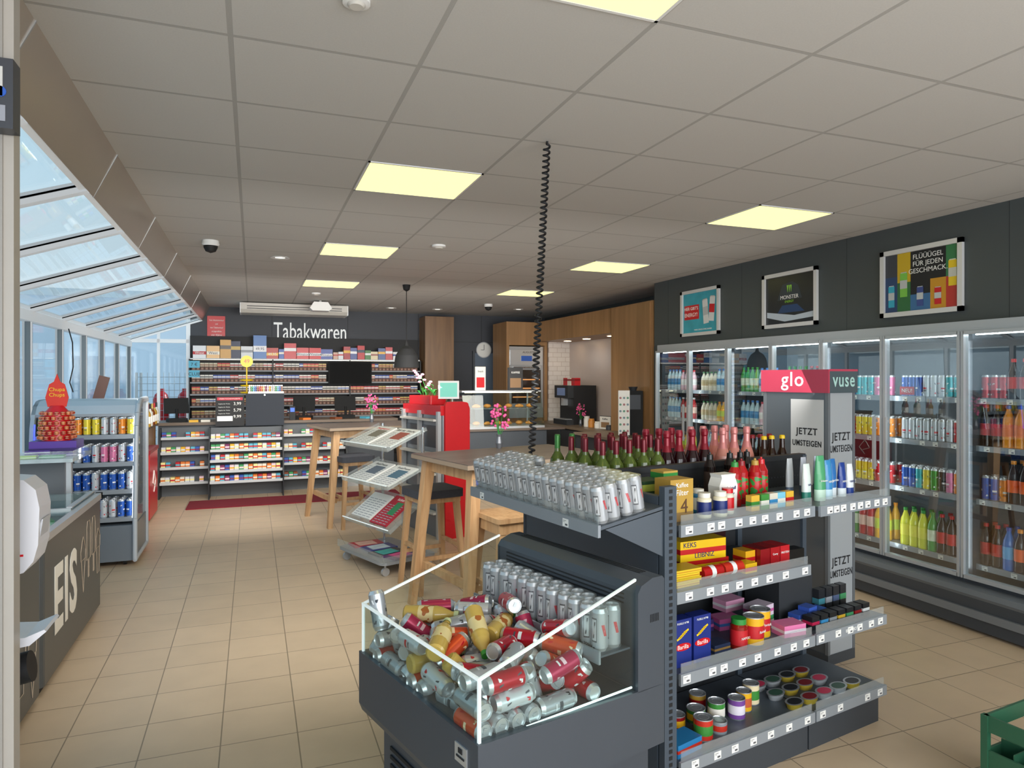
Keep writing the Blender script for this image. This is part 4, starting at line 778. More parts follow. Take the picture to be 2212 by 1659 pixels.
def candy(x0,x1,yf,zs,name,label,dens,deep=.3,hh=.07):
    o=thing('confectionery_shelf',label,'shelf unit',((x0+x1)/2,yf,0)); w_=(x1-x0)/2
    ob('back_panel',MB().box(-w_,w_,deep,deep+.02,0,.95,mat('#5a5e62',.5)),o)
    for s_ in (-1,1): ob('side_panel',MB().prism([(.05,0),(deep,0),(deep,.95),(deep-.1,.95),(.0,.3)],0,s_*w_-.008,s_*w_+.008,charcoal),o)
    for i,z in enumerate(zs):
        yo=z*.25
        s=ob('shelf',MB().box(-w_+.01,w_-.01,yo,deep,z-.015,z,whs),o); ob('price_rail',MB().box(-w_+.01,w_-.01,yo-.012,yo,z-.03,z+.006,mat('#c6c9ca',.4)),s)
        x=-w_+.045; 
        while x<w_-.035:
            if R.random()<dens:
                c=R.choice(cols); q=('cb',c,hh)
                if q not in PC: PC[q]=MB().box(-.027,.027,-.05,.05,0,hh,mat(c,.35)).box(-.0275,.0275,-.0505,.0505,hh*.3,hh*.6,mat(R.choice(cols),.35)).mesh('candy')
                put('candy_box',PC[q],((x0+x1)/2+x,yf+yo+.06,z),(0,0,R.uniform(-.05,.05)),'%s sweets box on the %s shelf of the %s confectionery stand'%(cn[c],ordn[i],name),'sweets box','%s sweets boxes, %s shelf, %s stand'%(cn[c],ordn[i],name))
            x+=.06
candy(-1.18,-.56,10.22,[.22,.42,.62,.82],'left','left white confectionery stand below the counter',.85)
candy(-.55,.40,9.98,[.24,.38,.52,.66,.80],'middle','middle projecting confectionery stand with coloured sweets',.97,.34)
candy(.41,1.3,10.22,[.22,.42,.62,.82],'right','right white confectionery stand partly hidden by the tables',.8)
o=thing('offer_board','black offer board with white prices at the front of the counter','sign',(-.28,10.30,1.02)); ob('board',MB().box(-.2,.17,0,.03,-.05,.38,black),o); ob('print',MB().box(-.18,.15,-.002,0,.31,.35,mat('#c02038',.5)).box(-.18,.02,-.002,0,.02,.09,tw),o)
for k,t in enumerate(('3,99','5,79','9,99')): ob('lettering',tm(t,.06,tw),o,(.08,-.003,.26-k*.09),(H,0,0))
ob('lettering',tm('UNSERE WOCHENANGEBOTE',.02,tw),o,(-.02,-.004,.33),(H,0,0))
for k in range(5): ob('lettering',tm('Angebot der Woche',.018,tw),o,(-.09,-.003,.26-k*.045),(H,0,0))
o=thing('counter_screen','dark blue-grey panel beside the black offer board','screen',(.16,10.28,1.02)); ob('board',MB().box(-.25,.26,0,.04,-.05,.40,mat('#2c323c',.7)),o); ob('mount',MB().box(-.05,.05,.04,.08,-.02,.2,black),o); ob('knob',MB().cyl((.0,-.01,.38),(0,0,.38),.012,silver),o)
o=thing('lighter_display','row display of coloured lighters on top of the dark panel','display',(.18,10.34,1.42)); ob('tray',MB().box(-.24,.24,-.03,.03,0,.03,mat('#c8c8c8',.3)),o)
for k in range(17):
    c=cols[(k*5)%12]
    if ('l',c) not in PC: PC[('l',c)]=MB().rbox(-.01,.01,-.006,.006,0,.075,mat(c,.3),.004,2).box(-.009,.009,-.005,.005,.075,.09,silver).mesh('l')
    put('lighter',PC[('l',c)],(-.04+k*.027,10.33,1.45),(0,0,0),'%s lighter standing in the row display'%cn[c],'lighter','%s lighters in the row display'%cn[c])
tag(ob('board_bracket',MB().box(-.06,.42,10.32,10.36,1.40,1.42,alu)),'thin metal ledge carrying the lighter display','bracket')
o=thing('tip_stand','round yellow sign on a small tiered stand','sign',(-.08,10.62,1.02)); ob('pole',MB().cyl((0,0,0),(0,0,.8),.01,yellow),o)
for z in (.42,.52,.6): ob('tier',MB().lathe([(0,z-.02),(.08,z-.02),(.09,z),(0,z)],yellow,16),o)
ob('round_sign',MB().cyl((0,-.01,.86),(0,0,.86),.085,mat('#e8d83a',.4),24),o); ob('lettering',tm('49',.08,red),o,(0,-.012,.86),(H,0,0))
for i,(x,c) in enumerate(((-.38,'#c02028'),(-.28,'#e8b01e'),(-.2,'#3f9a5a'),(.02,'#2a5ab0'),(.1,'#c02028'),(.2,'#5ab0c8'))): put('drinks_miniature',bottle((mat(c,.2),silver,tw,.03,.22,'beer'),False),(x,10.72,1.02),(0,0,0),'%s small bottle standing behind the offer board, %s from the left'%(cn[c],ordn[i]),'bottle')
def pos(x,y,label,rz=0):
    o=thing('cash_register',label,'cash register',(x,y,1.02),rz); ob('base',MB().box(-.12,.12,-.1,.12,0,.05,pbk),o); ob('neck',MB().cyl((0,.02,.05),(0,.02,.18),.02,pbk),o); ob('screen',MB().box(-.16,.16,0,.03,.12,.34,pbk,Matrix.Rotation(-.15,4,'X')),o)
pos(-1.0,10.72,'black cash register screen at the left end of the counter',.3); pos(.72,10.75,'black cash register screen right of the dark panel',-.2); pos(1.35,10.8,'black cash register screen partly behind the farther table',.1)
o=thing('card_terminal','small payment terminal with blue screen on the counter','terminal',(.55,10.62,1.02)); ob('body',MB().box(-.04,.04,-.05,.05,0,.2,black),o); ob('screen',MB().box(-.03,.03,-.052,-.05,.12,.18,mat('#2a5ac8',.3,0,.8)),o)
for i in range(6): put('leaflet_stack',MB().box(-.06,.06,-.08,.08,0,.03,mat(cols[i*2],.5)).mesh('lf'),(-.62+i*.45 if i!=1 else -.78,10.60,1.02),(0,0,.1*i),'%s leaflet stack lying on the counter'%cn[cols[i*2]],'leaflets')
# ---------------- tobacco wall
tb=thing('tobacco_shelf','wide dark wall shelf filled with cigarette packs','shelf unit',(.92,12.14,0))
ob('back_panel',MB().box(-1.86,1.86,-.05,0,.3,2.32,black),tb)
for x in (-1.86,-.62,.62,1.84): ob('upright',MB().box(x,x+.02,-.3,-.05,.3,1.94,charcoal),tb)
tz=[1.95,1.76,1.57,1.38,1.19,1.0]
for z in tz:
    s=ob('shelf',MB().box(-1.84,1.84,-.28,-.05,z-.012,z,charcoal),tb); ob('price_rail',MB().box(-1.84,1.84,-.295,-.28,z-.018,z+.004,mat('#8d9094' if z<1.9 else '#d0d2d4',.5)),s)
ob('light_strip',MB().box(-1.8,1.8,-.27,-.255,1.930,1.937,mat('#fff2dc',.4,0,6.)),tb)  # glowing strip added to brighten the cigarette packs, no known shelf lamp
cc=[('#dedad2','#b01c24','white and red'),('#dedad2','#1c4fa8','white and blue'),('#b01c24','#e2e0dc','red'),('#c8a85a','#8a2a1a','gold'),('#d8d4cc','#3a3a3e','white and black'),('#2a4a9a','#e2e0dc','blue'),('#c8bca0','#8a5a3a','cream'),('#c83a30','#c8a85a','brick red')]
cpm=[MB().box(-.029,.029,-.011,.011,0,.118,mat(a,.4)).box(-.0293,.0293,-.0113,.0113,.0,.062,mat('#6a4a3c',.6)).box(-.015,.015,-.0116,.0116,.012,.04,mat('#a07a68',.6)).box(-.0293,.0293,-.0113,.0113,.076,.094,mat(b_,.4)).mesh('cigarette_pack') for a,b_,_ in cc]
cnt=0
for i,z in enumerate(tz[1:]):
    x=-.87
    k=R.randrange(8); run=0
    while x<2.74:
        if run==0: k=R.randrange(8); run=R.randrange(1,5)
        run-=1
        if not(1.18<x<1.92 and z>1.5 and z<1.9) and cnt<298:
            cnt+=1; l=cc[k][2]; put('cigarette_pack',cpm[k],(x,11.875,z+.001),(0,0,0),'%s cigarette pack on the %s tobacco shelf from the top'%(l,ordn[i+1]),'cigarette pack','%s cigarette packs, %s tobacco shelf'%(l,ordn[i+1]))
        x+=.0625
x=-.88
tops=[('#e8e8ea',.19,.20,'white and red tobacco tub','West','#c02028'),('#e8b87a',.19,.20,'orange tobacco tub','West','#e8e0d0'),('#c8901e',.16,.30,'gold tobacco pouch stack','','#3a2a1a'),('#1c2a4a',.14,.28,'navy tobacco pouch stack','','#c8a85a'),('#d8dce0',.18,.20,'silver tobacco tub','','#8a8f96'),('#2a6ab0',.2,.38,'tall blue tobacco tub stack','49,95','#e8e8ea'),('#b8281e',.18,.18,'red tobacco tub with price 49','49,95','#e8b01e'),('#1c4fa8',.08,.16,'small blue tobacco tin','','#e8e0d0'),('#c8202a',.19,.26,'red tobacco tub stack','','#e8e8ea'),('#d02a30',.19,.19,'first red tub with white emblem','Winston','#e8e8ea'),('#d02a30',.19,.19,'second red tub with white emblem','Winston','#e8e8ea'),('#22409a',.19,.17,'blue tub with white emblem','Winston','#e8e8ea'),('#c8a08a',.08,.12,'small beige pack','','#b8281e'),('#d8dce0',.08,.13,'small silver pack','','#c02028'),('#a8202a',.11,.22,'dark red pouch stack','','#e8b01e'),('#26408c',.11,.2,'blue pouch stack','','#e8e8ea'),('#c02028',.12,.24,'red pouch stack near the right end','','#1c2a4a'),('#3a7a3a',.10,.16,'green pouch','','#e8e8ea'),('#d8c8a0',.12,.14,'beige tobacco tub','','#8a2a1a'),('#2a4a8a',.12,.2,'blue tub near the right end','','#e8b01e'),('#c02028',.12,.22,'last red tub at the right end','','#e8e8ea'),('#e8e8ea',.1,.14,'last white pack at the right end','','#22409a')]
for i,(c,w_,h_,l,t,c2) in enumerate(tops):
    ps=bx(w_,.12,h_,mat(c,.35),mat(c2,.35),(.3,.55) if t else (.5,.7))
    if t: ps.append(('lettering',tm(t,.06,mat('#f4f4f0',.5) if c2!='#e8e8ea' and c2!='#e8e0d0' else mat('#22264a',.5)),(0,-.0625,h_*.42),(H,0,0)))
    if x+w_/2<2.72: put('tobacco_tub',ps,(x+w_/2,11.92,1.952),(0,0,R.uniform(-.06,.06)),l+' on top of the tobacco shelf','tobacco tub')
    x+=w_+.006
o=thing('wall_screen','black flat screen hanging in the middle of the tobacco shelf','screen',(1.55,11.8,1.72)); ob('bezel',MB().box(-.36,.36,0,.04,-.2,.2,pbk),o); ob('panel',MB().box(-.34,.34,-.002,0,-.18,.18,mat('#050506',.9)),o); ob('mount',MB().box(-.05,.05,.04,.1,-.05,.05,charcoal),o)
lt=tm('Tabakwaren',.40,mat('#e8ecec',.4,0,.25),.61,.012); tag(ob('shop_sign_lettering',lt,None,(.93,12.13,2.42),(H,0,0)),'large white raised lettering Tabakwaren on the dark back wall','sign')
o=thing('notice_sign','small red notice sign in the upper left corner of the tobacco wall','sign',(-.55,12.14,2.46)); ob('plate',MB().box(-.14,.13,-.01,0,-.2,.19,red),o)
for k,t in enumerate(('Kein Alkoholverkauf','und','kein Tabakverkauf','an Jugendliche','unter 18 Jahren')): ob('lettering',tm(t,.035,tw,.75),o,(0,-.012,.12-k*.06),(H,0,0))
for z,t in ((1.85,'7 €'),(1.70,'CLUB')): o=thing('price_sign','turquoise price sign reading %s at the left end of the tobacco shelf'%t,'sign',(-.86,11.83,z)); ob('plate',MB().box(-.08,.08,-.005,0,-.05,.06,cyan),o); ob('lettering',tm(t,.07,ink),o,(0,-.007,0),(H,0,0))
# ---------------- wood column, back right furniture
struct('wall_back_column',MB().box(2.82,3.34,11.7,12.15,0,2.72,woodm('oak_column','#6e5036','#8a6846',2,.4,1.2)))
struct('door_2',MB().box(3.86,4.3,12.12,12.15,0,2.1,mat('#5d6b7c',.5)).box(3.82,3.86,12.1,12.15,0,2.14,anth))
o=thing('wall_clock','round white wall clock on the dark back wall','clock',(4.04,12.14,2.16)); ob('case',MB().cyl((0,0,0),(0,-.03,0),.15,silver,28),o); ob('dial',MB().cyl((0,-.03,0),(0,-.032,0),.135,paper,28),o); ob('hands',MB().box(-.004,.004,-.036,-.033,0,.1,ink).box(-.06,0,-.036,-.033,-.004,.004,ink),o)
o=thing('wood_cabinet','tall oak clad cabinet between the fridges and the coffee niche','cabinet',(0,0,0)); ob('carcass',MB().box(4.6,5.29,7.25,8.28,0,2.6,oakp),o); ob('plinth',MB().box(4.62,5.29,7.27,8.26,0,.001,anth),o); ob('door',MB().box(4.585,4.6,7.28,8.25,.1,2.58,oakp),o)
o=thing('coffee_niche','oak framed coffee niche with white tiled back','niche',(0,0,0)); ob('header',MB().box(4.6,5.29,8.29,10.88,2.26,2.6,oakp),o); ob('tiled_back',MB().box(5.2,5.29,8.29,10.88,.9,2.26,brickm),o); ob('tiled_side',MB().box(4.8,5.2,10.84,10.88,.9,2.26,gridm('tiles_side','#ddd6d0','#bfb0a8',.16,.08,0,0,.004,.35,.03,10,.4,.5,(H,0,0))),o)
dlg=mat('#ffe9c0',.4,0,18.)
for y in (8.9,9.7,10.4): ob('spotlight',MB().lathe([(0,2.258),(.06,2.258),(.06,2.255),(0,2.255)],dlg,14,(4.95,y,0)),o)
o=thing('coffee_counter','dark counter with wooden worktop inside the coffee niche','counter',(0,0,0)); ob('worktop',MB().box(4.5,5.19,8.29,10.83,.86,.9,mat('#7a6a5a',.4)),o); ob('body',MB().box(4.55,5.19,8.29,10.83,0,.86,charcoal),o)
for y in (8.9,9.5,10.1): ob('door',MB().box(4.54,4.55,y-.28,y+.28,.08,.84,anth),o)
o=thing('oven_tower','oak tower with built in bake-off oven','oven cabinet',(4.42,10.9,0)); ob('carcass',MB().box(-.38,-.33,0,.7,0,2.6,oakp).box(.33,.38,0,.7,0,2.6,oakp).box(-.33,.33,.0,.7,2.2,2.6,oakp).box(-.33,.33,.1,.7,0,.95,oakp),o)
ob('oven_body',MB().box(-.32,.32,.05,.7,.95,2.18,mat('#b4b6b8',.3,.4)),o); ob('control_panel',MB().box(-.3,.3,.03,.05,1.86,2.12,silver),o); ob('display',MB().box(-.1,.1,.025,.03,1.93,2.02,mat('#2a4a8a',.3,0,.5)),o); ob('lettering',tm('AUGUSTIN',.05,ink),o,(.05,.028,2.08),(H,0,0))
ob('oven_window',MB().box(-.27,.27,.04,.05,1.2,1.78,mat('#3a302a',.1)),o); ob('handle',MB().cyl((-.25,.02,1.82),(.25,.02,1.82),.012,chrome),o)
for z in (1.3,1.45,1.6): ob('baking_tray',MB().box(-.25,.25,.036,.04,z,z+.02,mat('#d8955a',.4,0,.6)),o)
o=thing('bakery_display_case','glass bakery display case with pastries on a dark counter','display case',(3.33,9.35,0))
ob('base',MB().box(-.62,.62,-.35,.35,0,.9,anth),o); ob('worktop',MB().box(-.66,.9,-.38,.38,.9,.93,mat('#5d5148',.4)),o)
ob('frame',MB().box(-.6,.6,-.33,.33,.93,.96,alu).box(-.6,.6,-.2,.33,1.44,1.46,alu).box(-.6,-.585,.315,.33,.96,1.44,alu).box(.585,.6,.315,.33,.96,1.44,alu),o)
ob('glass_hood',MB().prism([(-.33,.96),(-.2,1.44),(-.194,1.44),(-.324,.96)],0,-.6,.6,gl).prism([(-.33,.96),(-.2,1.44),(.33,1.44),(.33,.96)],0,-.6,-.596,gl).prism([(-.33,.96),(-.2,1.44),(.33,1.44),(.33,.96)],0,.596,.6,gl),o)
ob('glass_shelf',MB().box(-.58,.58,-.2,.3,1.2,1.208,acr),o); ob('light_strip',MB().box(-.55,.55,-.18,-.16,1.43,1.44,mat('#ffe9c0',.4,0,8.)),o)
pm=mat('#c8843a',.5,noise=.3,nscale=30)
for i in range(14):
    x=2.82+(i%7)*.165; z=.96 if i<7 else 1.208
    m=PC.setdefault('pastry',MB().sphere((0,0,.03),.055,pm,12,6,.55).mesh('pastry')); m2=PC.setdefault('croissant',MB().cyl((-.06,0,.02),(-.02,.0,.03),.012,pm,8,.026).cyl((-.02,0,.03),(.02,0,.03),.026,pm,8).cyl((.02,0,.03),(.06,0,.02),.026,pm,8,.012).mesh('croissant'))
    put('bread_roll' if i%2 else 'croissant',m if i%2 else m2,(x,9.3,z),(0,0,R.uniform(-.5,.5)),('round golden bread roll' if i%2 else 'golden croissant')+(' on the floor' if i<7 else ' on the glass shelf')+' of the bakery case','pastry',('rolls' if i%2 else 'croissants')+(' on the floor' if i<7 else ' on the glass shelf')+' of the bakery case')
def sgn(name,x,y,z,w_,h_,c,label,rz=0,txt=None,pic=None):
    o=thing(name,label,'sign',(x,y,z),rz); ob('panel',MB().box(-w_/2,w_/2,0,.012,0,h_,mat(c,.4)).box(-w_/2-.008,w_/2+.008,.012,.02,-.0,h_+.008,charcoal),o); b=MB().box(-w_*.38,w_*.38,-.001,0,h_*.12,h_*.55,mat(pic or '#8a6a4a',.5)); ob('print',b,o)
    if txt: ob('lettering',tm(txt,.04,ink if c!='#2c2a2a' else tw),o,(0,-.003,h_*.8),(H,0,0))
sgn('menu_sign',3.55,9.2,1.462,.22,.32,'#2c2a2a','brown menu sign standing on the bakery case',0,'KAFFEE'); sgn('menu_sign',3.05,9.3,1.462,.17,.34,'#d8d8d4','white poster stand left of the bakery case top',.2,'Snack','#c02028')
o=thing('coffee_machine','black coffee machine with snack boxes on top in the niche','coffee machine',(4.72,9.95,.9),-H); ob('housing',MB().box(-.25,.25,-.0,.4,0,.62,black).box(-.25,.25,-.12,0,0,.08,charcoal).box(-.25,.25,-.1,0,.42,.62,charcoal),o); ob('drip_tray',MB().box(-.2,.2,-.12,0,.08,.09,silver),o); ob('spout',MB().box(-.04,.04,-.08,0,.3,.42,silver),o); ob('display',MB().box(-.15,.15,-.102,-.1,.46,.58,mat('#5a6a8a',.3,0,.3)),o)
for i in range(3): put('snack_box',bx(.12,.1,.12,mat(('#c02028','#e8e0d0','#c02028')[i],.4),mat('#8a1218',.4)),(4.8,9.78+i*.15,1.52),(0,0,-H),('far','middle','near')[2-i]+' snack carton on the coffee machine','carton')
for i,(y,c,l) in enumerate(((9.3,'#d8d4cc','white cup stack'),(9.15,'#c8843a','small basket of sugar sachets'),(8.95,'#e8e4dc','white sugar bowl'),(8.6,'#3a3d42','grey thermos'))): put('cup_stack' if i==0 else 'container',bottle((mat(c,.4),mat(c,.3),None,.05,.16-.03*i,'jar'),False),(4.75,y,.9),(0,0,0),l+' on the coffee counter','container')
vase((4.72,9.45,.9),'vase of pink blossoms on the coffee counter')
sgn('menu_board',4.78,8.78,.9,.2,.18,'#d8d4cc','small white notice leaning on the coffee counter',-1.2,'Kaffee')
o=thing('side_counter','dark side counter in front of the oak cabinet','counter',(0,0,0)); ob('body',MB().box(3.98,4.56,7.1,8.1,0,.9,charcoal),o); ob('worktop',MB().box(3.95,4.58,7.05,8.12,.9,.93,mat('#7a6a5a',.4)),o)
o=thing('card_rack','white perforated greeting card rack on the side counter','rack',(4.20,7.24,.93),-.3); ob('panel',MB().box(-.07,.07,0,.01,.02,.56,cream),o); ob('foot',MB().cyl((0,.005,0),(0,.005,.02),.06,alu,16),o); b=MB()
for k in range(6):
    for j in range(3): b.cyl((-.045+j*.045,-.006,.07+k*.08),(-.045+j*.045,0,.07+k*.08),.014,mat(('#5a6f76','#3f7a5a','#8a4a4a')[(j+k)%3],.4),10)
ob('card',b,o)
o=thing('coffee_grinder','black coffee vending unit with screen on the side counter','coffee machine',(4.46,7.42,.93),-.3); ob('housing',MB().box(-.10,.10,0,.2,0,.55,pbk),o); ob('screen',MB().box(-.07,.07,-.003,0,.32,.5,mat('#2a3038',.5)),o); ob('hopper',MB().lathe([(.04,.55),(.06,.6),(0,.6)],charcoal,12,(0,.1,0)),o)
o=thing('soup_kettle','black round soup kettle beside the red kiosk','kettle',(2.48,9.4,.95)); ob('body',MB().lathe([(0,0),(.14,0),(.16,.1),(.16,.3),(.12,.36),(0,.37)],black,18),o); ob('knob',MB().sphere((0,0,.39),.025,black,10,6),o)
tag(ob('side_table',MB().box(2.3,2.66,9.1,9.8,.9,.95,tabtop).box(2.32,2.64,9.12,9.78,0,.9,anth)),'dark side table left of the bakery case','table')
# ---------------- left side: freezers
def freezer(y0,y1,label,eis):
    o=thing('ice_cream_freezer',label,'freezer',(-1.40,(y0+y1)/2,0)); L_=(y1-y0)/2-.01; fz=mat('#4e5152',.35,.1)
    ob('body',MB().rbox(-.38,.40,-L_,L_,.06,.80,fz,.03,3),o); ob('plinth',MB().box(-.34,.36,-L_+.03,L_-.03,0,.06,black),o)
    ob('rim',MB().box(-.39,.41,-L_-.002,-L_+.04,.80,.84,alu).box(-.39,.41,L_-.04,L_+.002,.80,.84,alu).box(.37,.41,-L_,L_,.80,.84,alu).box(-.39,-.35,-L_,L_,.80,.84,alu),o)
    ob('lid',MB().box(-.35,.37,-L_+.04,.02,.835,.842,gl).box(-.35,.37,0,.03,.835,.855,alu),o); ob('lid',MB().box(-.35,.37,.0,L_-.04,.845,.852,gl).box(.34,.37,.03,L_-.04,.845,.86,alu),o)
    ob('basket_row',MB().box(-.34,.36,-L_+.05,L_-.05,.8,.803,mat('#7a868a',.5)),o)
    iw=mat('#a89886',.5)
    def sketch(y,z,k):
        b=MB(); x=.402; s_=1.45
        def ln(pts): b.tube([(x,y+a*s_,z+c*s_) for a,c in pts],.0026,iw,4)
        if k==0: ln([(-.035,-.02),(-.035,.12),(-.02,.15),(.02,.15),(.035,.12),(.035,-.02),(-.035,-.02)]); ln([(-.008,-.02),(-.008,-.1),(.008,-.1),(.008,-.02)])
        if k==1: ln([(-.035,0),(0,-.14),(.035,0),(-.035,0)]); ln([(-.04,0),(-.045,.04),(-.02,.08),(.0,.1),(.02,.08),(.045,.04),(.04,0)])
        if k==2: ln([(-.04,0),(-.045,.05),(0,.09),(.045,.05),(.04,0),(-.04,0)]); ln([(-.03,0),(-.02,-.12),(.02,-.12),(.03,0)])
        ob('ice_cream_sketch',b,o)
    if eis:
        ob('lettering',tm('EIS',.50,mat('#e8e4da',.5),.78,.001,'CENTER',.014),o,(.402,-.26,.42),(H,0,H))
        sketch(.16,.5,1); sketch(.31,.5,0); sketch(.46,.5,0); sketch(.60,.48,2)
    else: sketch(.40,.35,2); sketch(.57,.3,1)
    for k in range(14):
        c=R.choice(cols); put('ice_cream_pack',PC.setdefault(('ic',c),MB().rbox(-.04,.04,-.08,.08,0,.02,mat(c,.3),.02,2).mesh('ice')),(-1.65+.13*(k%5),(y0+y1)/2-L_+.15+.35*(k//5)+.05*(k%2),.804),(0,0,R.uniform(-.6,.6)),'%s ice cream pack under the lid of the %s freezer'%(cn[c],'far' if eis else 'near'),'ice cream','%s ice creams in the %s freezer'%(cn[c],'far' if eis else 'near'))
freezer(4.10,5.54,'dark chest freezer lettered EIS at the left wall',True); freezer(2.62,4.08,'dark chest freezer nearest the entrance, behind the soap dispenser',False)
o=thing('sweets_stand','white topped stand with clear shelf between freezer and can cooler','stand',(0,0,0)); ob('top_shelf',MB().box(-1.76,-1.19,5.62,6.2,1.05,1.075,mat('#c9cdd0',.3)),o); ob('front_guard',MB().box(-1.76,-1.19,5.61,5.616,1.05,1.13,acr).box(-1.19,-1.186,5.62,6.2,1.05,1.13,acr),o); ob('body',MB().box(-1.74,-1.30,5.9,6.15,0,1.05,mat('#6d7277',.4)),o)
for x in (-1.22,-1.73): ob('leg',MB().box(x-.015,x+.015,5.64,5.67,0,1.05,alu),o)
for i,(x,y,z,c,t) in enumerate(((-1.33,5.70,1.078,'#3f9a5a',''),(-1.28,5.82,1.078,'#5a3a94','Milka'),(-1.5,5.70,1.078,'#b8d83a',''),(-1.45,5.82,1.078,'#5a3a94','Milka'),(-1.45,5.82,1.10,'#4a2a84','Milka'),(-1.67,5.72,1.078,'#5a3a94',''))):
    put('chocolate_bar',bx(.15,.07,.02,mat(c,.3),tw,(.3,.5)),(x,y,z),(0,0,.04*i),('first','second','third','fourth','fifth','sixth')[i]+(' violet' if c in('#5a3a94','#4a2a84') else (' green' if c=='#3f9a5a' else ' lime'))+' chocolate bar on the sweets stand','chocolate')
o=thing('display_box','violet display box under the lollipop tree','display box',(-1.38,6.04,1.076)); ob('carton',MB().box(-.15,.15,-.12,.12,0,.10,purple).box(-.15,.15,-.125,-.12,.0,.05,mat('#3a2464',.4)),o)
o=thing('lollipop_tree','lollipop stand with red and yellow flame shaped sign','display',(-1.38,6.04,1.177)); ob('core',MB().lathe([(0,0),(.10,0),(.09,.05),(.09,.2),(.04,.26),(0,.26)],red,16),o)
ob('flame_sign',MB().prism([(-.06,.25),(.06,.25),(.075,.32),(.05,.42),(.02,.44),(0,.5),(-.02,.44),(-.05,.42),(-.075,.32)],1,-.006,.006,mat('#d8301e',.4)),o); ob('lettering',tm('Chupa',.04,yellow),o,(0,-.008,.38),(H,0,0)); ob('lettering',tm('Chups',.04,yellow),o,(0,-.008,.34),(H,0,0))
lpm=[MB().sphere((0,0,0),.016,mat(c,.25),8,5).sphere((0,0,.0),.0163,mat('#e8c08a',.3),8,3).mesh('lolly') for c in ('#b8482a','#c86a3a','#a8382a')]
for k in range(6):
    for j in range(16):
        a=2*PI*(j+.5*(k%2))/16; rr_=.115-.003*k; i=(j+k)%3
        put('lollipop',lpm[i],(-1.38+rr_*math.cos(a),6.04+rr_*math.sin(a),1.20+k*.036),(0,0,0),('brick red','orange','dark red')[i]+' wrapped lollipop on the lollipop tree','lollipop',('brick red','orange','dark red')[i]+' lollipops on the tree')
# can cooler
o=thing('open_can_cooler','tall open fronted grey can cooler with lit curved side','cooler',(-1.35,6.74,0)); gq=mat('#b4bcc4',.35,.05)
side=[(0,.06),(.0,.42),(.06,1.0),(.09,1.22),(.13,1.33),(.19,1.40),(.27,1.44),(.36,1.45),(.68,1.45),(.68,.06)]
ob('side_wall',MB().prism(side,0,-.41,-.38,gq),o)
ob('side_wall',MB().prism([(y+.03 if y<.5 else y-.03,min(max(z,.36),1.42)) for y,z in side],0,.38,.385,glassm('cooler_side_glass','#d8e2ea',.5,.02,.12)),o)
fr=MB()
for (a,c),(a2,c2) in zip(side,side[1:]+side[:1]): fr.cyl((.39,a,c),(.39,a2,c2),.02,gq,8)
ob('side_frame',fr,o); ld=MB()
for (a,c),(a2,c2) in zip(side[1:7],side[2:8]): ld.cyl((.372,a+.03,c),(.372,a2+.03,c2-.01),.009,mat('#f4fbff',.4,0,6.),6)
ob('light_strip',ld,o); ob('blue_light_strip',MB().cyl((-.37,.0,.42),(-.37,.08,1.25),.005,mat('#3a4aff',.4,0,3.),6),o)
ob('back_wall',MB().box(-.38,.38,.64,.68,.1,1.43,mat('#8a949e',.5)),o)
cp=MB(); tp=[(.09,1.22),(.13,1.33),(.19,1.40),(.27,1.44),(.36,1.45),(.68,1.45)]
cp.prism(tp[1:]+[(y+.015,z-.025) for y,z in tp[1:]][::-1],0,-.41,.41,gq); ob('canopy',cp,o); ob('base',MB().box(-.39,.39,.02,.66,.05,.36,mat('#6f7881',.35,.1)),o)
for x in (-.3,.3): ob('caster',MB().cyl((x-.012,.1,.03),(x+.012,.1,.03),.03,black,12),o)
for i,z in enumerate((.42,.66,.90,1.14)):
    yo=.04+.06*(z-.4)
    s=ob('shelf',MB().box(-.37,.37,yo+.02,.62,z-.012,z,alu),o); ob('price_rail',MB().box(-.37,.37,yo,yo+.02,z-.03,z+.008,rail),s)
    for k in range(11):
        kk=(['cblu','cblu','csil'],['cblu','csil','cblu'],['csil','cpnk','csil','cblu'],['cyel','csil','corg','cyel'])[i]; kk=kk[(k*5//7)%len(kk)]; c,l=CK[kk]
        for r_ in range(3): put('drink_can',can(mat(c,.25,.2),.0285,.155,False,'sw',CM[kk]),(-1.35-.335+k*.067,6.74+yo+.06+r_*.09,z),(0,0,R.uniform(0,6)),'%s on the %s shelf of the open can cooler%s'%(l,ordn[i],('',', middle row',', back row')[r_]),'can','%ss, %s shelf of the open cooler%s'%(l,ordn[i],('',', middle row',', back row')[r_]))
o=thing('red_freezer','red floor standing freezer box with white emblem beyond the can cooler','freezer',(-1.42,9.03,0)); ob('body',MB().rbox(-.33,.33,-.36,.36,.03,.78,red,.02,3),o); ob('lid',MB().box(-.34,.34,-.37,.37,.78,.82,dred),o); ob('emblem',MB().tube([(.333,.0,.3),(.333,.12,.42),(.333,.0,.55),(.333,-.1,.42),(.333,.08,.36)],.006,tw,5),o); ob('foot',MB().box(-.3,.3,-.33,.33,0,.03,black),o)
o=thing('liqueur_counter','wooden side counter with bottles along the left windows','counter',(-1.49,9.97,0)); ob('body',MB().box(-.28,.25,-.48,.5,0,1.0,oakp),o); ob('worktop',MB().box(-.29,.28,-.5,.52,1.0,1.03,mat('#6b5b4c',.4)),o)
o=thing('liqueur_counter','grey shelf counter directly behind the can cooler','counter',(-1.45,8.03,0)); ob('body',MB().box(-.33,.25,-.55,.55,0,.98,shelfgrey),o); ob('worktop',MB().box(-.34,.28,-.57,.57,.98,1.02,alu),o)
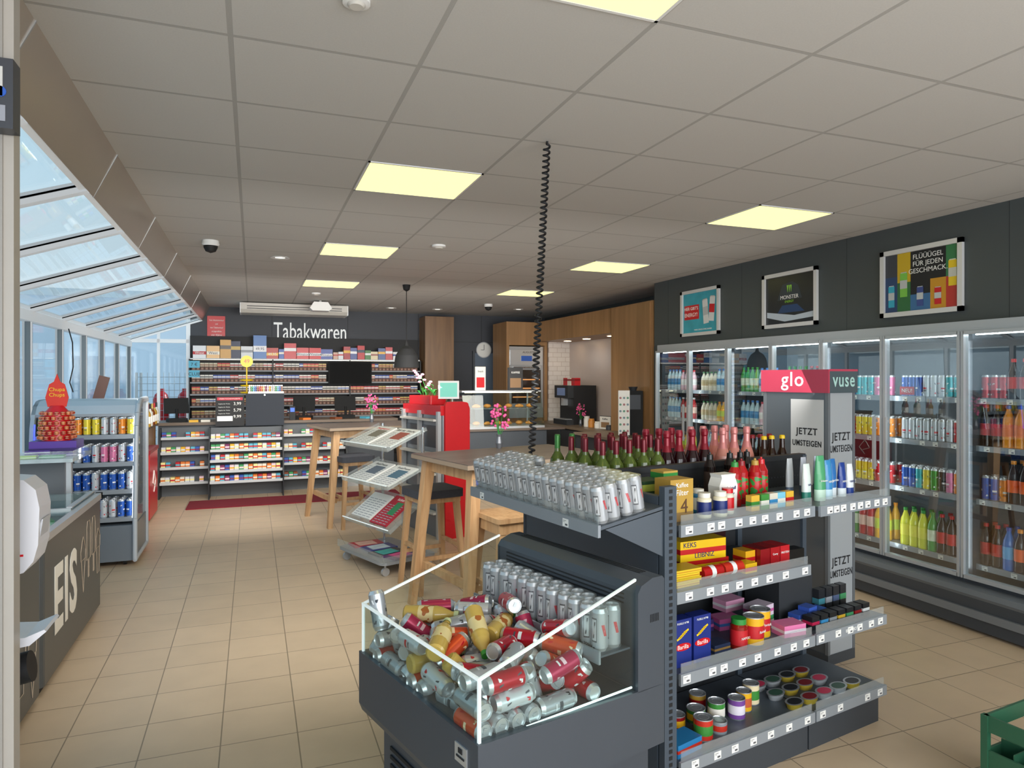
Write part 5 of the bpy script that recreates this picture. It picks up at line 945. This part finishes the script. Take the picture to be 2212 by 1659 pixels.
for i in range(18):
    c=('#2a4a1a','#7a3a12','#1c1c20','#b8903a','#8a1a12','#d8d4c8')[i%6]; l=('green','amber','black','gold','red','white')[i%6]
    far=i>=9; y=7.55+(i%9)*.11 if not far else 9.55+(i%9)*.1
    put('spirit_bottle',bottle((mat(c,.15),mat(('#c02028','#c8a85a','#1c1c20')[i%3],.3),tw,.035,.28,'wine'),False),(-1.30+.08*(i%2),y,1.02 if not far else 1.03),(0,0,0),'%s spirit bottle on the %s counter by the left windows'%(l,'farther' if far else 'nearer'),'bottle','%s spirit bottles, %s counter'%(l,'farther' if far else 'nearer'))
o=thing('red_display_cabinet','small bright red display box standing before the left windows','display box',(-1.54,7.75,1.02)); ob('carton',MB().box(-.2,.16,-.16,-.02,0,.42,red),o); ob('print',MB().box(-.1,.06,-.162,-.16,.2,.3,tw),o)
o=thing('easel_sign','narrow tilted brown sign standing behind the red display box','sign',(-1.62,8.25,1.02)); ob('leg',MB().cyl((0,0,0),(.07,0,.45),.008,black),o); ob('panel',MB().box(-.05,.05,-.01,.01,.40,.66,mat('#5a4038',.5),Matrix.Rotation(.25,4,'Y')),o)
tag(ob('hanging_cord',MB().tube([(-1.74,8.05,2.14),(-1.70,8.02,2.0),(-1.69,8.0,1.75),(-1.72,8.0,1.6),(-1.69,8.0,1.5)],.006,black,6)),'dark cord hanging down in front of the left window post','cord')
# sanitiser stand
o=thing('hand_sanitiser_stand','white hand sanitiser dispenser with drip tray beside the entrance frame','dispenser',(-.565,2.02,0)); dw=mat('#d0d0d6',.3)
ob('post',MB().box(-.10,-.06,-.02,.02,0,1.5,alu),o); ob('base_plate',MB().box(-.2,.1,-.09,.2,0,.01,alu),o)
ob('dispenser',MB().prism([(-.06,1.175),(.0,1.165),(.045,1.175),(.065,1.20),(.075,1.24),(.078,1.33),(.07,1.375),(.045,1.40),(.0,1.405),(-.06,1.405)],1,-.05,.05,dw),o)
ob('push_plate',MB().prism([(.05,1.19),(.07,1.22),(.082,1.30),(.079,1.30),(.06,1.22)],1,-.035,.035,mat('#b4b6bc',.3)),o); ob('red_dot',MB().box(.02,.045,-.0515,-.05,1.215,1.22,red),o)
ob('drip_tray',MB().prism([(-.06,.985),(.06,1.0),(.095,1.03),(.09,1.035),(.05,1.02),(-.06,1.03)],1,-.06,.06,dw),o); ob('waste_cup',MB().cyl((-.06,0,.91),(.05,0,.93),.038,black,16),o)
o=thing('notice_box','black box with printed notices hung on the entrance frame','sign',(-.56,1.806,2.2)); ob('box',MB().box(-.1,.064,0,.05,0,.155,mat('#33353b',.4)),o); ob('paper_sheet',MB().box(-.08,.045,-.002,0,.07,.135,mat('#bab8b4',.6)).box(-.08,.02,-.003,-.001,.115,.125,red),o); ob('sticker',MB().cyl((.04,-.002,.08),(.04,0,.08),.012,blue,14),o); ob('label_strip',MB().box(-.08,.05,-.002,0,.015,.05,mat('#8a8c94',.5)),o)
print('built',len(bpy.data.objects),time.time()-T0)
